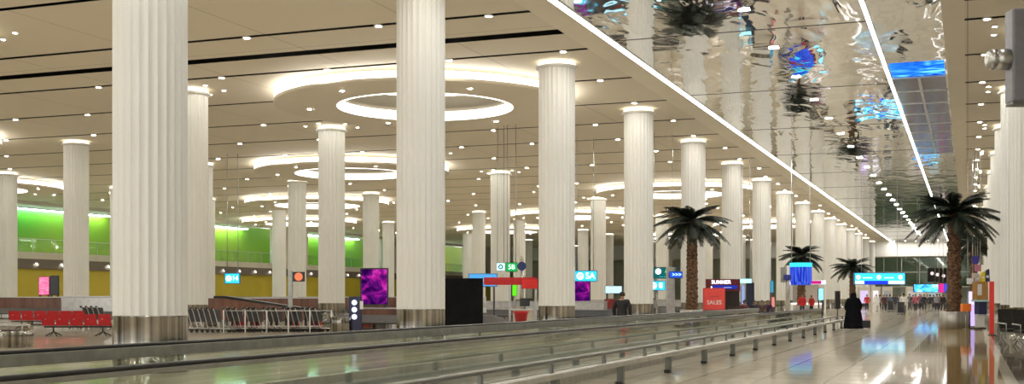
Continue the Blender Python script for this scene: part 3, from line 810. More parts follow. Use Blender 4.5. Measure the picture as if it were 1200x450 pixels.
# ------------------------------------------------------------------ round drum, bin, totem
def drum(name, label, cat, px, d, r, h):
    t = thing(name, label, cat, (*at(px,d),0)); 
    b = MB(); b.lathe([(r-.03,.0),(r-.03,.08),(r,.09),(r,h-.03),(r-.02,h),(r-.1,h)], 48); b.build('drum', M['steel'], t)
    b = MB(); b.lathe([(r-.1,h),(r-.1,h-.15),(0,h-.15)], 40); b.build('inner_well', M['dark'], t)
    return t
t = drum('baggage_carousel', 'rounded steel end of a low baggage belt at the left edge of the photo', 'baggage carousel', 2, 36.5, .92, .5)
b = MB(); b.tube([(.8*math.cos(a*PI/12), .8*math.sin(a*PI/12), .66) for a in range(25)], .025, 8, False)
for k in range(6): b.tube([(.8*math.cos(k*PI/3),.8*math.sin(k*PI/3),.48),(.8*math.cos(k*PI/3),.8*math.sin(k*PI/3),.66)], .02, 6)
b.build('hoop_rail', M['steel_plain'], t)
t = drum('waste_bin', 'short round brushed steel bin beside the dark blue totem', 'bin', 399, 50, .43, .68)
t = thing('sign_totem', 'dark blue totem with three round white icons beside the steel bin', 'sign', (*at(416.5,50.3),0), YAW)
b = MB(); b.box(-.27,.27,-.1,.1,.03,1.53,.02); b.build('body', col((.008,.01,.06),.25), t)
b = MB(); b.box(-.24,.24,-.14,.14,0,.03); b.build('foot_plate', M['dark'], t)
b = MB()
for z in (1.28,.98,.68):
    b.lathe([(0,0),(.115,0),(.115,.01),(0,.01)], 24)
    for v in b.bm.verts:
        if abs(v.co.z) < .02 and v.co.y > -.2 and not v.tag: v.co = Vector((v.co.x-.03, -.102-v.co.z, v.co.y+z)); v.tag = True
b.build('icon', glow((.75,.8,1),1.3), t)
b = MB(); b.box(.2,.34,-.12,-.09,1.0,1.34,.01); b.build('leaflet_holder', M['white_paint'], t)

# ------------------------------------------------------------------ red gang seats
def gang(name_lab, px0, px1, d, n, c=(.50,.012,.02), rz=None, grp='red seat rows', arms=False):
    x0, y0 = at(px0, d); x1, y1 = at(px1, d); W = math.hypot(x1-x0, y1-y0)
    t = thing('seat_row', name_lab, 'seat row', (x0,y0,0), YAW if rz is None else rz, grp); sw = W/n
    for i in range(n):
        b = MB(); b.prism([(0,.42),(.40,.40),(.42,.44),(.02,.47)], i*sw+.03, (i+1)*sw-.03, 'x'); b.build('seat', col(c,.4), t)
        b = MB(); b.prism([(.0,.44),(.05,.44),(-.06,.86),(-.10,.86)], i*sw+.03, (i+1)*sw-.03, 'x')
        bmesh.ops.bevel(b.bm, geom=list(b.bm.edges), offset=.012, segments=2, affect='EDGES')
        k = b.build('backrest', col(c,.4), t)
        b = MB(); b.lathe([(0,0),(.035,0),(.03,.012),(0,.012)], 12)
        for v in b.bm.verts: v.co = Vector((i*sw+sw*.35+v.co.x, .015-v.co.z-.06, .68+v.co.y))
        b.build('back_button', M['steel_plain'], k)
        k = None
    b = MB(); b.box(.05, W-.05, .16, .22, .33, .39, .01); b.build('beam', M['dark'], t)
    for lx in ([W*.15, W*.85] if n < 7 else [W*.1,W*.5,W*.9]):
        b = MB(); b.tube([(lx,.19,.34),(lx,.19,.16)], .03, 8)
        for dx, dy in ((-.22,-.22),(.22,-.22),(-.22,.26),(.22,.26)): b.tube([(lx,.19,.18),(lx+dx,.19+dy,.02)], .022, 6)
        b.build('leg', M['black'], t)
    return t
gang('front row of red linked seats at left with black legs', 48, 131, 46, 5)
gang('longer rear row of red linked seats at left behind the front row', 10, 100, 56, 6)

# right-hand black seats
def black_seat(lb, px, d, rz):
    x, y = at(px, d)
    t = thing('lounge_seat', lb, 'seat', (x,y,0), rz, 'black seats at the right edge')
    b = MB(); b.box(-.29,.29,-.28,.26,.40,.50,.03); b.build('seat', M['black'], t)
    b = MB(); b.prism([(.20,.46),(.28,.46),(.42,1.12),(.35,1.13)], -.29, .29, 'x'); bmesh.ops.bevel(b.bm, geom=list(b.bm.edges), offset=.02, segments=2, affect='EDGES'); b.build('backrest', M['black'], t)
    for s in (-1,1):
        b = MB(); b.tube([(s*.33,-.25,.42),(s*.33,-.25,.66),(s*.33,.25,.68)], .022, 8); b.build('armrest', M['steel_plain'], t)
    b = MB(); b.box(-.36,.36,-.03,.03,.32,.40); b.build('beam', M['steel_plain'], t)
    for s in (-1,1):
        b = MB(); b.tube([(s*.28,-.28,.015),(s*.28,0,.2),(s*.28,.30,.015)], .022, 8); b.tube([(s*.28,0,.18),(s*.28,0,.34)], .022, 8); b.build('leg', M['steel_plain'], t)
black_seat('black high backed seat nearest the tall right columns, first from left', 1186, 38.5, YAW+.1)
black_seat('black high backed seat cut off by the right photo edge', 1203, 37.0, YAW+.1)

# ------------------------------------------------------------------ baggage carousels and partitions
def carousel(lb, x, y, ln, wd, h=.5, rz=0.0, spine=1.45, spine_mat='darkwood', grp='baggage carousels'):
    t = thing('baggage_carousel', lb, 'baggage carousel', (x,y,0), rz, grp)
    def stad(hl, r, n=14): return [(hl+r*math.cos(-PI/2+PI*k/n), r*math.sin(-PI/2+PI*k/n)) for k in range(n+1)] + [(-hl+r*math.cos(PI/2+PI*k/n), r*math.sin(PI/2+PI*k/n)) for k in range(n+1)]
    hl = ln/2-wd/2
    b = MB(); b.prism(stad(hl, wd/2), .06, h*.62); b.build('skirt', M['steel'], t)
    b = MB(); b.prism(stad(hl, wd/2-.08), 0, .06); b.build('plinth', M['dark'], t)
    b = MB(); b.prism(stad(hl, wd/2+.05), h*.62, h*.74); b.build('bumper', M['black'], t)
    o = stad(hl, wd/2-.02); i_ = stad(hl, wd/2-.85)
    b = MB(); lo = [b.bm.verts.new((p[0],p[1],h*.74)) for p in o]; hi = [b.bm.verts.new((p[0],p[1],h+.22)) for p in i_]; n = len(lo)
    for k in range(n): b.bm.faces.new((lo[k],lo[(k+1)%n],hi[(k+1)%n],hi[k]))
    b.bm.faces.new(hi); b.build('slat_belt', M['dark'], t)
    if spine:
        b = MB(); b.box(-hl, hl, -.35, .35, h+.2, spine, .02); b.build('spine_cladding', M[spine_mat], t)
        b = MB(); b.box(-hl-.04, hl+.04, -.39, .39, spine, spine+.05); b.build('spine_cap', M['steel_plain'], t)
    return t
for X_, Y_, L_, W_, H_, sp_, sm_, lb_ in (
    (-24, 50.3, 9.6, 3.4, .45, .95, 'darkwood', 'low baggage carousel behind the black board and the dark blue totem'),
    (-24, 68.3, 11, 3.2, .5, 1.2, 'steel_plain', 'baggage carousel behind the red canopied stand'),
    (-24, 80.5, 11, 3.2, .5, 1.25, 'steel_plain', 'baggage carousel beyond the magenta screen'),
    (-24, 93, 11, 3.2, .5, 1.2, 'steel_plain', 'baggage carousel seen just left of the left palm'),
    (-42.5, 52.8, 12, 4, .5, 1.5, 'steel_plain', 'baggage carousel with tall steel spine directly behind the red seats'),
    (-42.5, 65.8, 13, 3.6, .5, 1.4, 'darkwood', 'baggage carousel with red brown spine behind the trolley rack'),
    (-42.5, 78.8, 13, 3.6, .5, 1.45, 'darkwood', 'baggage carousel behind the purple portrait screen'),
    (-60.4, 65.8, 13, 4, .5, 1.45, 'darkwood', 'distant baggage carousel under the yellow wall at far left'),
    (-60.4, 91.8, 13, 4, .5, 1.45, 'steel_plain', 'distant baggage carousel under the gallery beyond the trolleys')):
    carousel(lb_, X_, Y_, L_, W_, H_, 0, sp_, sm_)
# sloping red-brown conveyor ramp behind the trolleys
x, y = at(251, 60); t = thing('conveyor_ramp', 'sloping red brown sided baggage conveyor between trolleys and yellow wall', 'conveyor', (x,y,0), YAW)
b = MB(); b.prism([(0,.35),(0,1.5),(.5,1.5),(4.8,.85),(4.8,.35)], 0, .08, 'y'); b.prism([(0,.35),(0,1.5),(.5,1.5),(4.8,.85),(4.8,.35)], .92, 1.0, 'y'); b.build('side_panel', M['darkwood'], t)
b = MB(); b.prism([(-.02,1.44),(-.02,1.56),(.5,1.56),(4.82,.91),(4.82,.80),(.5,1.44)], -.02, 1.02, 'y'); b.build('belt', M['black'], t)
for lx in (.2,2.4,4.5):
    b = MB(); b.box(lx-.06,lx+.06,.1,.9,0,.4); b.build('leg', M['steel_plain'], t)

# ------------------------------------------------------------------ screens and signs
M['purple'] = screen('purple_picture', [(.36,(.015,.0,.05)),(.50,(.10,.005,.16)),(.58,(.42,.01,.30)),(.70,(.8,.08,.55)),(.8,(.35,.05,.6))], 1.3, .9)
M['pinkpic'] = screen('pink_picture', [(.3,(.9,.08,.25)),(.5,(1,.2,.4)),(.7,(1,.5,.6))], 2.2, 1.0, (1,1,4))
M['cyan'] = screen('cyan_sign_face', [(.3,(.02,.45,.75)),(.5,(.04,.58,.85)),(.7,(.05,.65,.88))], 1.2, 1.25)
M['bluepic'] = screen('blue_screen_picture', [(.35,(.02,.10,.9)),(.5,(.05,.45,.95)),(.62,(.3,.9,.95)),(.75,(.8,1,1))], .9, 1.9)
def panel_sign(name, lb, cat, px0, px1, y0, y1, d, face, case=(.02,.02,.03), depth=.18, parts=None, stand=None, hang=None, rz=None, grp=None, glassy=True):
    x, y = at((px0+px1)/2, d); w = (px1-px0)/F_PX*d; z0, z1 = zz(y1, d), zz(y0, d)
    t = thing(name, lb, cat, (x, y, 0), YAW if rz is None else rz, grp)
    b = MB(); b.box(-w/2, w/2, 0, depth, z0, z1, .015); b.build('case', col(case,.3), t)
    f = .04*min(w, z1-z0)+.01
    b = MB(); b.box(-w/2+f, w/2-f, -.012, .002, z0+f, z1-f); b.build('face', face, t)
    if stand == 'legs':
        for s in (-1,1):
            b = MB(); b.box(s*w*.38-.05, s*w*.38+.05, .04, .14, 0, z0+.02); b.build('leg', M['dark'], t)
        b = MB(); b.box(-w*.45,w*.45,-.15,.35,0,.03); b.build('base', M['dark'], t)
    if stand == 'post':
        b = MB(); b.tube([(w/2+.1 if False else 0,depth+.07,0),(0,depth+.07,z1+.1)], .07, 10); b.build('post', M['steel_plain'], t)
    if hang:
        for s in (-1,1):
            b = MB(); b.tube([(s*w*.35,depth/2,z1-.01),(s*w*.35,depth/2,ZC)], .022, 6); b.build('hanger', M['steel_plain'], t)
    return t, w, z0, z1
def letters(t, body, size, x, z, c=(1,1,1), s=2.2, y=-.02, sx=1, name='lettering'):
    b = MB(); put_text(b, body, size, x, y, z, sx); return b.build(name, glow(c, s), t)
def icon_disc(t, x, z, r, c=(1,1,1), s=2.2, y=-.02, hole=.5):
    b = MB(); n = 24
    o = [b.bm.verts.new((x+r*math.cos(2*PI*k/n), y, z+r*math.sin(2*PI*k/n))) for k in range(n)]
    if hole:
        i_ = [b.bm.verts.new((x+r*hole*math.cos(2*PI*k/n), y, z+r*hole*math.sin(2*PI*k/n))) for k in range(n)]
        for k in range(n): b.bm.faces.new((o[k],o[(k+1)%n],i_[(k+1)%n],i_[k]))
        b.quad([(x-r*.25,y,z+r*.1),(x+r*.25,y,z+r*.1),(x+.02*r,y,z-r*.3),(x-.02*r,y,z-r*.3)])
    else: b.bm.faces.new(o)
    bmesh.ops.solidify(b.bm, geom=list(b.bm.faces), thickness=.006)
    return b.build('icon', glow(c, s), t)
panel_sign('display_screen', 'large portrait screen with purple and pink picture beyond the blue totem', 'screen', 422, 455, 314, 358, 63, M['purple'], stand='legs')
panel_sign('display_screen', 'portrait screen with magenta picture below the blue 5A sign', 'screen', 669, 692, 329, 355, 76, M['purple'], stand='legs')
t, w, z0, z1 = panel_sign('sign_board', 'blue lit sign reading 5A with round icon', 'sign', 672, 700, 317, 330, 72, M['cyan'], (.02,.12,.3), .25, hang=True)
letters(t, '5A', .5, w*.2, (z0+z1)/2); icon_disc(t, -w*.22, (z0+z1)/2, .21)
# pink & black pair of screens at left
panel_sign('display_screen', 'glowing pink poster screen in front of the yellow wall', 'screen', 45, 58, 324, 346, 86, M['pinkpic'], (.3,.02,.05), stand='legs')
panel_sign('display_screen', 'black unlit screen right beside the pink poster screen', 'screen', 58.5, 68.5, 323, 346, 86, M['black_gloss'], (.01,.01,.01), stand='legs')
t, w, z0, z1 = panel_sign('sign_board', 'cyan lit sign with round icon and number left of the yellow wall', 'sign', 263, 281, 320, 332.5, 80, M['cyan'], (.01,.08,.35), .25, hang=True)
letters(t, '14', .42, w*.2, (z0+z1)/2); icon_disc(t, -w*.22, (z0+z1)/2, .19)
t, w, z0, z1 = panel_sign('sign_board', 'small square black sign with orange red disc on a grey post', 'sign', 343, 357, 318.5, 330, 56, M['black_gloss'], (.02,.015,.01), .08)
icon_disc(t, 0, (z0+z1)/2, .19, (1,.22,.10), 1.0, hole=0)
b = MB(); b.box(-w/2-.22,-w/2-.02,.0,.14,0,z1+.05,.01); b.build('post', M['rail_steel'], t)
# black board
x, y = at(543, 47); t = thing('display_board', 'large plain black board standing behind the walkways', 'display board', (x,y,0), YAW)
w = 46/F_PX*47
b = MB(); b.box(-w/2,w/2,0,.1,.12,zz(326,47),.01); b.build('panel', M['black_matte'] if 'black_matte' in M else M.setdefault('black_matte', vary(pmat('black_matte',(.006,.006,.007),.7,spec=.1),(.005,.005,.006),(.008,.008,.009),2)), t)
for s in (-1,1):
    b = MB(); b.box(s*w*.42-.04,s*w*.42+.04,-.28,.38,0,.12,.01); b.build('foot', M['dark'], t)
x, y = at(567.5, 47.2)
for i, z in enumerate((1.33,.92)):
    t = thing('leaflet', 'small white leaflet on the edge of the black board, %s' % ('upper','lower')[i], 'leaflet', (x,y,z), YAW)
    b = MB(); b.prism([(-.07,0),(.07,.02),(.08,.2),(-.06,.19)], -.01, .0, 'y'); b.build('sheet', M['white_paint'], t)
    b = MB(); b.box(-.09,.09,.0,.02,-.03,.03,.004); b.build('holder', M['white_paint'], t)

# red canopied stand
d = 62; x, y = at(598, d); t = thing('service_counter', 'red canopied service stand with thin steel posts behind the walkways', 'service counter', (x,y,0), YAW)
w = 62/F_PX*d; zt0, zt1 = zz(336,d), zz(325,d)
b = MB(); b.box(-w/2,w/2,0,1.2,zt0+.1,zt1,.03); b.build('canopy', col((.55,.01,.015),.35), t)
b = MB(); b.box(w*.22,w/2+.05,-.03,0,zt0-.1,zt1-.12,.008); b.build('fascia_panel', col((.75,.02,.02),.35), t)
for lx in (-w*.01, w/2-.05):
    b = MB(); b.box(lx-.06,lx+.06,.02,.14,0,zt0+.1); b.build('post', M['steel_plain'], t)
b = MB(); b.box(w*.05,w/2-.1,.25,.9,.0,.82,.03); b.build('cabinet', M['wall'], t)
b = MB(); b.box(-w*.02,w/2,.15,1.0,.82,.88,.01); b.build('counter_top', M['white_paint'], t)
x, y = at(610.5, 60.5); t = thing('waste_basket', 'red tapered tub standing in front of the red canopied stand', 'tub', (x,y,0), YAW)
b = MB(); b.lathe([(0,.02),(.24,0),(.36,.72),(.39,.74),(.36,.76),(.33,.72),(.22,.05)], 28); b.build('tub', col((.45,.012,.02),.4), t)
b = MB(); b.lathe([(.37,.70),(.41,.72),(.41,.78),(.37,.79)], 28); b.build('rim', col((.6,.02,.03),.4), t)
x, y = at(615, 62.35); t = thing('computer_monitor', 'black monitor on the counter of the red canopied stand', 'monitor', (x,y,.88), YAW)
b = MB(); b.box(-.26,.26,0,.05,.14,.56,.01); b.build('screen', M['black_gloss'], t)
b = MB(); b.box(-.03,.03,.05,.08,.01,.3); b.box(-.13,.13,-.04,.16,0,.015); b.build('stand', M['dark'], t)
t, w, z0, z1 = panel_sign('hanging_banner', 'narrow bright green hanging banner inside the red canopied stand', 'banner', 600, 606, 333, 347, 64.5, glow((.15,.85,.02),.9), (.1,.4,.02), .03, stand='post')
t, w, z0, z1 = panel_sign('sign_board', 'long light blue lit sign board behind the red canopy', 'sign', 549, 583, 320.5, 336, 70, glow((.10,.42,.85),.9), (.05,.2,.5), .3, stand='legs')
b = MB(); b.box(-w/2+.05,w/2-.05,-.03,0,z0+.3,z0+.42); b.build('stripe', M['white_paint'], t)
t, w, z0, z1 = panel_sign('sign_board', 'white lit square sign with round icon left of the green sign', 'sign', 581.5, 592, 308, 317.5, 66, glow((.6,1,.95),1.5), (.1,.3,.3), .15, hang=True)
icon_disc(t, 0, (z0+z1)/2, .14, (.0,.2,.25), .6)
t, w, z0, z1 = panel_sign('sign_board', 'small green lit sign with white characters on a hanging rod', 'sign', 592.5, 606.5, 307.5, 318.5, 66, glow((.02,.42,.10),1), (.0,.12,.04), .15, hang=True)
letters(t, '5B', .36, 0, (z0+z1)/2, (.7,1,.8), 1.8)
x, y = at(611.5, 64); t = thing('sign_post', 'grey steel post with round dark blue disc sign above the red stand', 'sign', (x,y,0), YAW)
b = MB(); b.tube([(0,0,0),(0,0,zz(300,64))], .1, 12); b.build('post', M['steel_plain'], t)
b = MB(); b.tube([(0,-.1,zz(312,64)),(0,-.2,zz(312,64))], .24, 24); b.build('disc', col((.01,.03,.16),.3), t)

# sign group left of the palm
t, w, z0, z1 = panel_sign('sign_board', 'wide dark green hanging sign with white disc and small icons left of the palm', 'sign', 762, 793, 313, 326.5, 70, glow((.01,.12,.12),1), (.05,.06,.06), .3, hang=True)
icon_disc(t, -w*.2, z0+.42, .17, (.9,1,1), 2, hole=0); letters(t, 'A', .3, w*.12, z0+.45, (.4,1,.1), 1.5); letters(t, '- - - -', .22, 0, z0+.12, (.1,.8,.9), 1.5)
t, w, z0, z1 = panel_sign('sign_board', 'cyan lit sign reading 8 with round icon below the wide green sign', 'sign', 761, 780, 329, 340.5, 72, M['cyan'], (.02,.15,.35), .2, hang=False, stand='post')
letters(t, '8', .46, w*.2, (z0+z1)/2); icon_disc(t, -w*.24, (z0+z1)/2, .19)
t, w, z0, z1 = panel_sign('sign_board', 'small blue lit arrow sign on a post beside the palm trunk', 'sign', 784, 800, 318, 326, 66, glow((.02,.08,.55),1.2), (.01,.03,.2), .15)
letters(t, '>>>', .3, .05, (z0+z1)/2, (.5,.9,1), 1.8)
b = MB(); b.box(-w/2-.1,-w/2+.35,.16,.55,0,z1+.25,.02); b.build('post', M['steel_plain'], t)
t, w, z0, z1 = panel_sign('information_screen', 'pale blue lit screen behind the person at the handrail', 'screen', 709, 729, 335, 344, 78, glow((.45,.8,.95),1.4), (.1,.1,.1), .12, stand='legs')
letters(t, '- - - -', .2, 0, (z0+z1)/2, (.1,.3,.5), .8)
x, y = at(716, 77); t = thing('poster_stand', 'small dark red poster stand below the pale blue screen', 'poster stand', (x,y,0), YAW)
b = MB(); b.box(-.42,.42,0,.06,.75,1.35,.01); b.build('board', col((.25,.02,.02),.4), t)
b = MB(); b.box(-.3,-.26,0,.05,0,.76); b.box(.26,.3,0,.05,0,.76); b.build('leg', M['dark'], t)

# SALES board and maroon kiosk
t, w, z0, z1 = panel_sign('poster_board', 'salmon red poster board reading SALES beside the palm', 'poster board', 824, 850, 337.5, 364, 62, col((.75,.07,.06),.5), (.55,.05,.05), .12)
b = MB(); b.box(-w/2,w/2,-.1,.25,0,z0+.02); b.build('base', M['dark'], t)
b = MB(); put_text(b, 'SALES', .30, 0, -.018, z0+.42, 1); b.build('lettering', M['white_paint'], t)
b = MB(); put_text(b, '------', .22, 0, -.018, z0+.75, 1); b.build('lettering', col((.25,.02,.05)), t)
d = 74; x, y = at(846, d); t = thing('shop_kiosk', 'maroon and black shop kiosk with lit name band behind the red poster', 'kiosk', (x,y,0), YAW)
w = 43/F_PX*d; zt = zz(327,d)
b = MB(); b.box(-w/2,w/2,0,1.6,zt-.75,zt,.02); b.build('fascia', col((.12,.006,.012),.35), t)
b = MB(); b.box(-w/2,w/2,.25,1.6,0,zt-.75); b.build('body', col((.012,.006,.006),.4), t)
b = MB(); b.box(-w*.26,w*.42,-.03,0,zt-.62,zt-.38); b.build('blue_band', glow((.02,.03,.30),1), t)
letters(t, 'SUMMER', .32, -.05, zt-.2, (.9,.9,1), 2.2, -.03); letters(t, '-----', .3, .35, zt-.5, (.4,.5,.9), 1.4, -.04)
b = MB(); b.box(-w*.3,-w*.27,-.03,0,zt-.75,zt-.45); b.build('light_bar', glow((1,1,1),2), t)
b = MB(); b.box(w*.2,w*.46,.15,.25,.0,.9,.01); b.build('counter', col((.03,.012,.012),.3), t)
t, w, z0, z1 = panel_sign('information_screen', 'tall thin blue and white lit totem right of the maroon kiosk', 'screen', 868.5, 873, 334, 357, 80, glow((.35,.45,.8),.8), (.02,.03,.1), .2, stand='legs')
t, w, z0, z1 = panel_sign('sign_board', 'small cyan lit sign beside the maroon kiosk', 'sign', 867, 881, 326.5, 332, 82, glow((.35,.9,1),1.8), (.02,.2,.3), .15, hang=True)
t, w, z0, z1 = panel_sign('display_board', 'dark navy board between two columns right of the kiosk', 'display board', 875, 884, 331, 361, 84, col((.01,.015,.05)), (.01,.01,.03), .1, stand='legs')
t, w, z0, z1 = panel_sign('information_screen', 'narrow red and white lit totem between the columns', 'screen', 904, 908, 348, 360, 88, glow((1,.35,.3),.7), (.3,.02,.02), .15, stand='legs')
t, w, z0, z1 = panel_sign('information_screen', 'narrow cyan lit screen high between the columns', 'screen', 903, 906.5, 329, 343, 92, glow((.05,.4,.6),.8), (.02,.1,.2), .15, stand='legs')

# seated people and bench
for i, (px, c1, lb) in enumerate(((862,(.03,.02,.02),'black'),(872,(.12,.03,.03),'maroon'),(884,(.02,.02,.03),'dark navy'),(893,(.10,.06,.05),'brown'),(900,(.05,.02,.06),'dark purple'))):
    x, y = at(px, 76+i)
    t = thing('bench', 'dark bench seating the person in %s top near the kiosk' % lb, 'bench', (x,y,0), YAW, 'benches near the kiosk')
    b = MB(); b.box(-.3,.3,-.25,.28,.36,.42,.01); b.build('seat', M['dark'], t)
    for s in (-.24,.24):
        b = MB(); b.box(s-.03,s+.03,-.22,.25,0,.36); b.build('leg', M['steel_plain'], t)
    person('person in %s top seated near the maroon kiosk' % lb, pose='sit', shirt=c1, legs=(.02,.02,.03), xy=(x,y), rz=YAW+random.uniform(-.3,.3), group='people seated near the kiosk')

# blue cylinder sign and stall
d = 90; x, y = at(938.5, d); t = thing('hanging_sign', 'blue striped round sign drum with cyan band in front of a palm', 'sign', (x,y,0), YAW)
r = 12.5/F_PX*d; za, zb = zz(334,d), zz(308,d)
M['bluestripe'] = screen('blue_striped_face', [(.4,(.01,.02,.35)),(.5,(.03,.08,.9)),(.6,(.12,.22,.8))], 3, .8, (3,3,.1))
b = MB(); b.lathe([(r*.9,za),(r,za+.3),(r,zb-.32)], 36); b.build('striped_face', M['bluestripe'], t)
b = MB(); b.lathe([(r,zb-.32),(r*1.04,zb-.30),(r*1.04,zb),(r,zb)], 36); b.build('cyan_band', glow((.05,.65,.8),1.2), t)
b = MB(); b.lathe([(0,zb-.02),(r,zb-.02),(0,zb-.01)], 36); b.lathe([(0,za),(r*.9,za),(0,za+.02)], 36); b.build('lid', M['dark'], t)
b = MB(); 
for s in (-.7,.7): b.tube([(s,0,zb),(s,0,ZC)], .03, 6)
b.build('hanger', M['steel_plain'], t)
x, y = at(923, 88); t = thing('loudspeaker_post', 'grey steel post with dark boxes left of the blue striped drum', 'post', (x,y,0), YAW)
b = MB(); b.tube([(0,0,0),(0,0,zz(311,88))], .16, 12); b.build('post', M['steel_plain'], t)
b = MB(); b.box(-.5,-.15,-.15,.15,zz(331,88),zz(313,88),.03); b.build('speaker_box', M['rail_steel'], t)
b = MB(); b.box(-.35,.2,-.3,-.15,zz(328,88),zz(322,88),.02); b.build('blue_box', col((.02,.03,.25)), t)
d = 108; x, y = at(946, d); t = thing('market_stall', 'open stall with white and pink lit frame behind the blue drum', 'stall', (x,y,0), YAW)
w = 42/F_PX*d; zt = zz(329,d)
b = MB()
for s in (-1,1): b.box(s*w/2-.06,s*w/2+.06,-.06,.06,0,zt); b.box(s*w/2-.06,s*w/2+.06,2,2.1,0,zt)
b.build('frame', M['white_paint'], t)
b = MB(); b.box(-w/2,w/2,-.1,2.1,zt-.1,zt+.02); b.build('roof', M['white_paint'], t)
b = MB(); b.box(-w/2,w/2,-.16,-.1,zt-.32,zt+.02); b.build('light_fascia', glow((1,.85,1),1.6), t)
b = MB(); b.box(w*.05,w*.38,-.2,-.16,zt-.30,zt+.0); b.build('sign_panel', glow((.55,.02,.2),1), t)
b = MB(); b.box(-w*.45,w*.45,.1,.7,0,.95,.02); b.build('counter', M['white_paint'], t)
b = MB(); b.box(-w*.45,w*.45,.02,.1,.80,.92); b.build('counter_light', glow((1,.8,.7),1.8), t)
b = MB(); b.box(-w/2,w/2,2.1,2.15,0,zt); b.build('back_panel', M['wall'], t)
t, w, z0, z1 = panel_sign('information_screen', 'cyan lit screen on dark totem right of the stall', 'screen', 959, 965, 338, 352, 96, glow((.25,.75,.95),1.6), (.01,.02,.08), .2, stand='legs')
x, y = at(981.5, 80); t = thing('loudspeaker', 'slim black loudspeaker on a steel fence before a distant column', 'loudspeaker', (x,y,0), YAW)
b = MB(); b.box(-.16,.16,-.12,.12,.7,zz(341,80),.02); b.build('cabinet', M['black'], t); b = MB(); b.tube([(0,0,0),(0,0,.7)], .04, 8); b.lathe([(0,0),(.2,0),(.2,.03),(0,.03)], 16); b.build('stand', M['dark'], t)
b = MB()
# wide blue overhead sign
d = 112; t, w, z0, z1 = panel_sign('overhead_sign', 'wide cyan and blue lit overhead sign spanning the aisle', 'sign', 1001, 1061, 319.5, 333.5, d, glow((.04,.55,.78),1.5), (.03,.1,.3), .35, hang=True)
h = z1-z0
b = MB(); b.box(-w*.30,w*.16,-.03,-.01,z0+.05,z0+h*.32); b.build('blue_panel', glow((.02,.04,.75),1.4), t)
for xa_, xb_ in ((-.48,-.31),(.17,.48)):
    b = MB(); b.box(w*xa_,w*xb_,-.03,-.01,z0+.05,z0+h*.32); b.build('white_panel', glow((.55,.75,1),1.6), t)
for xx_ in (-.42,-.02,.40): icon_disc(t, xx_*w, z0+h*.62, .20, (.8,1,1), 2.5, -.03)
for xx_ in (-.24,.18): letters(t, '----', .7, xx_*w, z0+h*.62, (.8,1,1), 2.5, -.03)
t, w, z0, z1 = panel_sign('overhead_screen', 'pale cyan and blue lit screen in the distance left of the tall palm', 'screen', 1071, 1101, 333, 342.5, 150, M['bluepic'], (.02,.05,.15), .35, hang=True)
t, w, z0, z1 = panel_sign('notice_board', 'black board with three pale discs high beside the tall palm', 'sign', 1087, 1111, 314, 330.5, 190, M['black_gloss'], (.01,.01,.015), .2, hang=True)
for i, xx in enumerate((-.28,-.02,.28)): icon_disc(t, xx*w, (z0+z1)/2+(.25-.2*i if i<2 else -.15), .28, (1,.8,.8), .9, hole=0)
for i, (px, c1) in enumerate(((1103,(.6,.02,.15)),(1108,(.05,.05,.4)))):
    panel_sign('advertising_panel', ['small red lit panel behind the tall palm trunk','small dark blue lit panel behind the tall palm trunk'][i], 'sign', px-3, px+3, 332, 343, 140, glow(c1,1.6), (.05,.02,.05), .2, hang=True)
# back shops lit fronts
for i, (px0, px1, c1, lb) in enumerate(((1006,1020,(.75,.6,.9),'violet white'),(1021,1032,(.95,.9,.95),'white'),(1034,1046,(.28,.28,.26),'grey'),(1062,1085,(.5,.45,.4),'warm beige'),(1086,1104,(.35,.4,.38),'grey green'))):
    d = 175; x, y = at((px0+px1)/2, d); w = (px1-px0)/F_PX*d
    t = thing('shop', '%s lit shop front far down the hall behind the crowd' % lb, 'shop front', (x,y,0), YAW)
    b = MB(); b.box(-w/2,w/2,0,.3,2.35,2.9,.01); b.box(-w/2,-w/2+.25,0,.3,0,2.35); b.box(w/2-.25,w/2,0,.3,0,2.35); b.build('frame', M['wall'], t)
    b = MB(); b.box(-w/2+.25,w/2-.25,.3,.34,.1,2.35); b.build('lit_window', glow(c1,.9), t)
    b = MB(); b.box(-w/2+.25,w/2-.25,.0,.28,.0,.5); b.build('counter', M['dark'], t)

# ------------------------------------------------------------------ right side stall beside the palm
d = 47.5; x, y = at(1160, d)
t = thing('banner_stand', 'tall bright red upright panel standing on the floor border', 'banner stand', (.86, y, 0), 0)
b = MB(); b.box(-.06,.12,-.35,.35,.03,zz(330,d),.01); b.build('panel', col((.75,.035,.02),.35), t)
b = MB(); b.box(-.12,.18,-.4,.4,0,.03); b.build('foot', M['dark'], t)
d = 56
x, y = at(1151.5, d); t = thing('display_cabinet', 'ochre sided display cabinet behind the red upright panel', 'display cabinet', (x,y,0), YAW)
w = .52
b = MB(); b.box(-w/2,w/2,0,.6,zz(352,d),zz(330,d),.01); b.build('body', col((.38,.20,.05),.45), t)
b = MB(); b.box(-w/2+.1,w/2-.04,.05,.6,.70,zz(352,d)-.02,.01); b.build('base_cabinet', col((.03,.035,.10),.4), t)
b = MB(); b.box(-w/2-.04,w/2+.04,-.05,.62,zz(353.5,d),zz(351.5,d)); b.build('shelf', col((.45,.75,.8),.3), t)
b = MB(); b.box(-w/2+.05,w/2-.05,.1,.55,0,.08); b.build('plinth', M['dark'], t)
b = MB(); b.box(-.18,.14,.12,.5,.08,.70,.01); b.build('white_pedestal', M['white_paint'], t)
b = MB(); b.box(-w/2+.02,-w/2+.22,-.012,0,zz(346,d),zz(333,d)); b.build('notice', M['white_paint'], t)
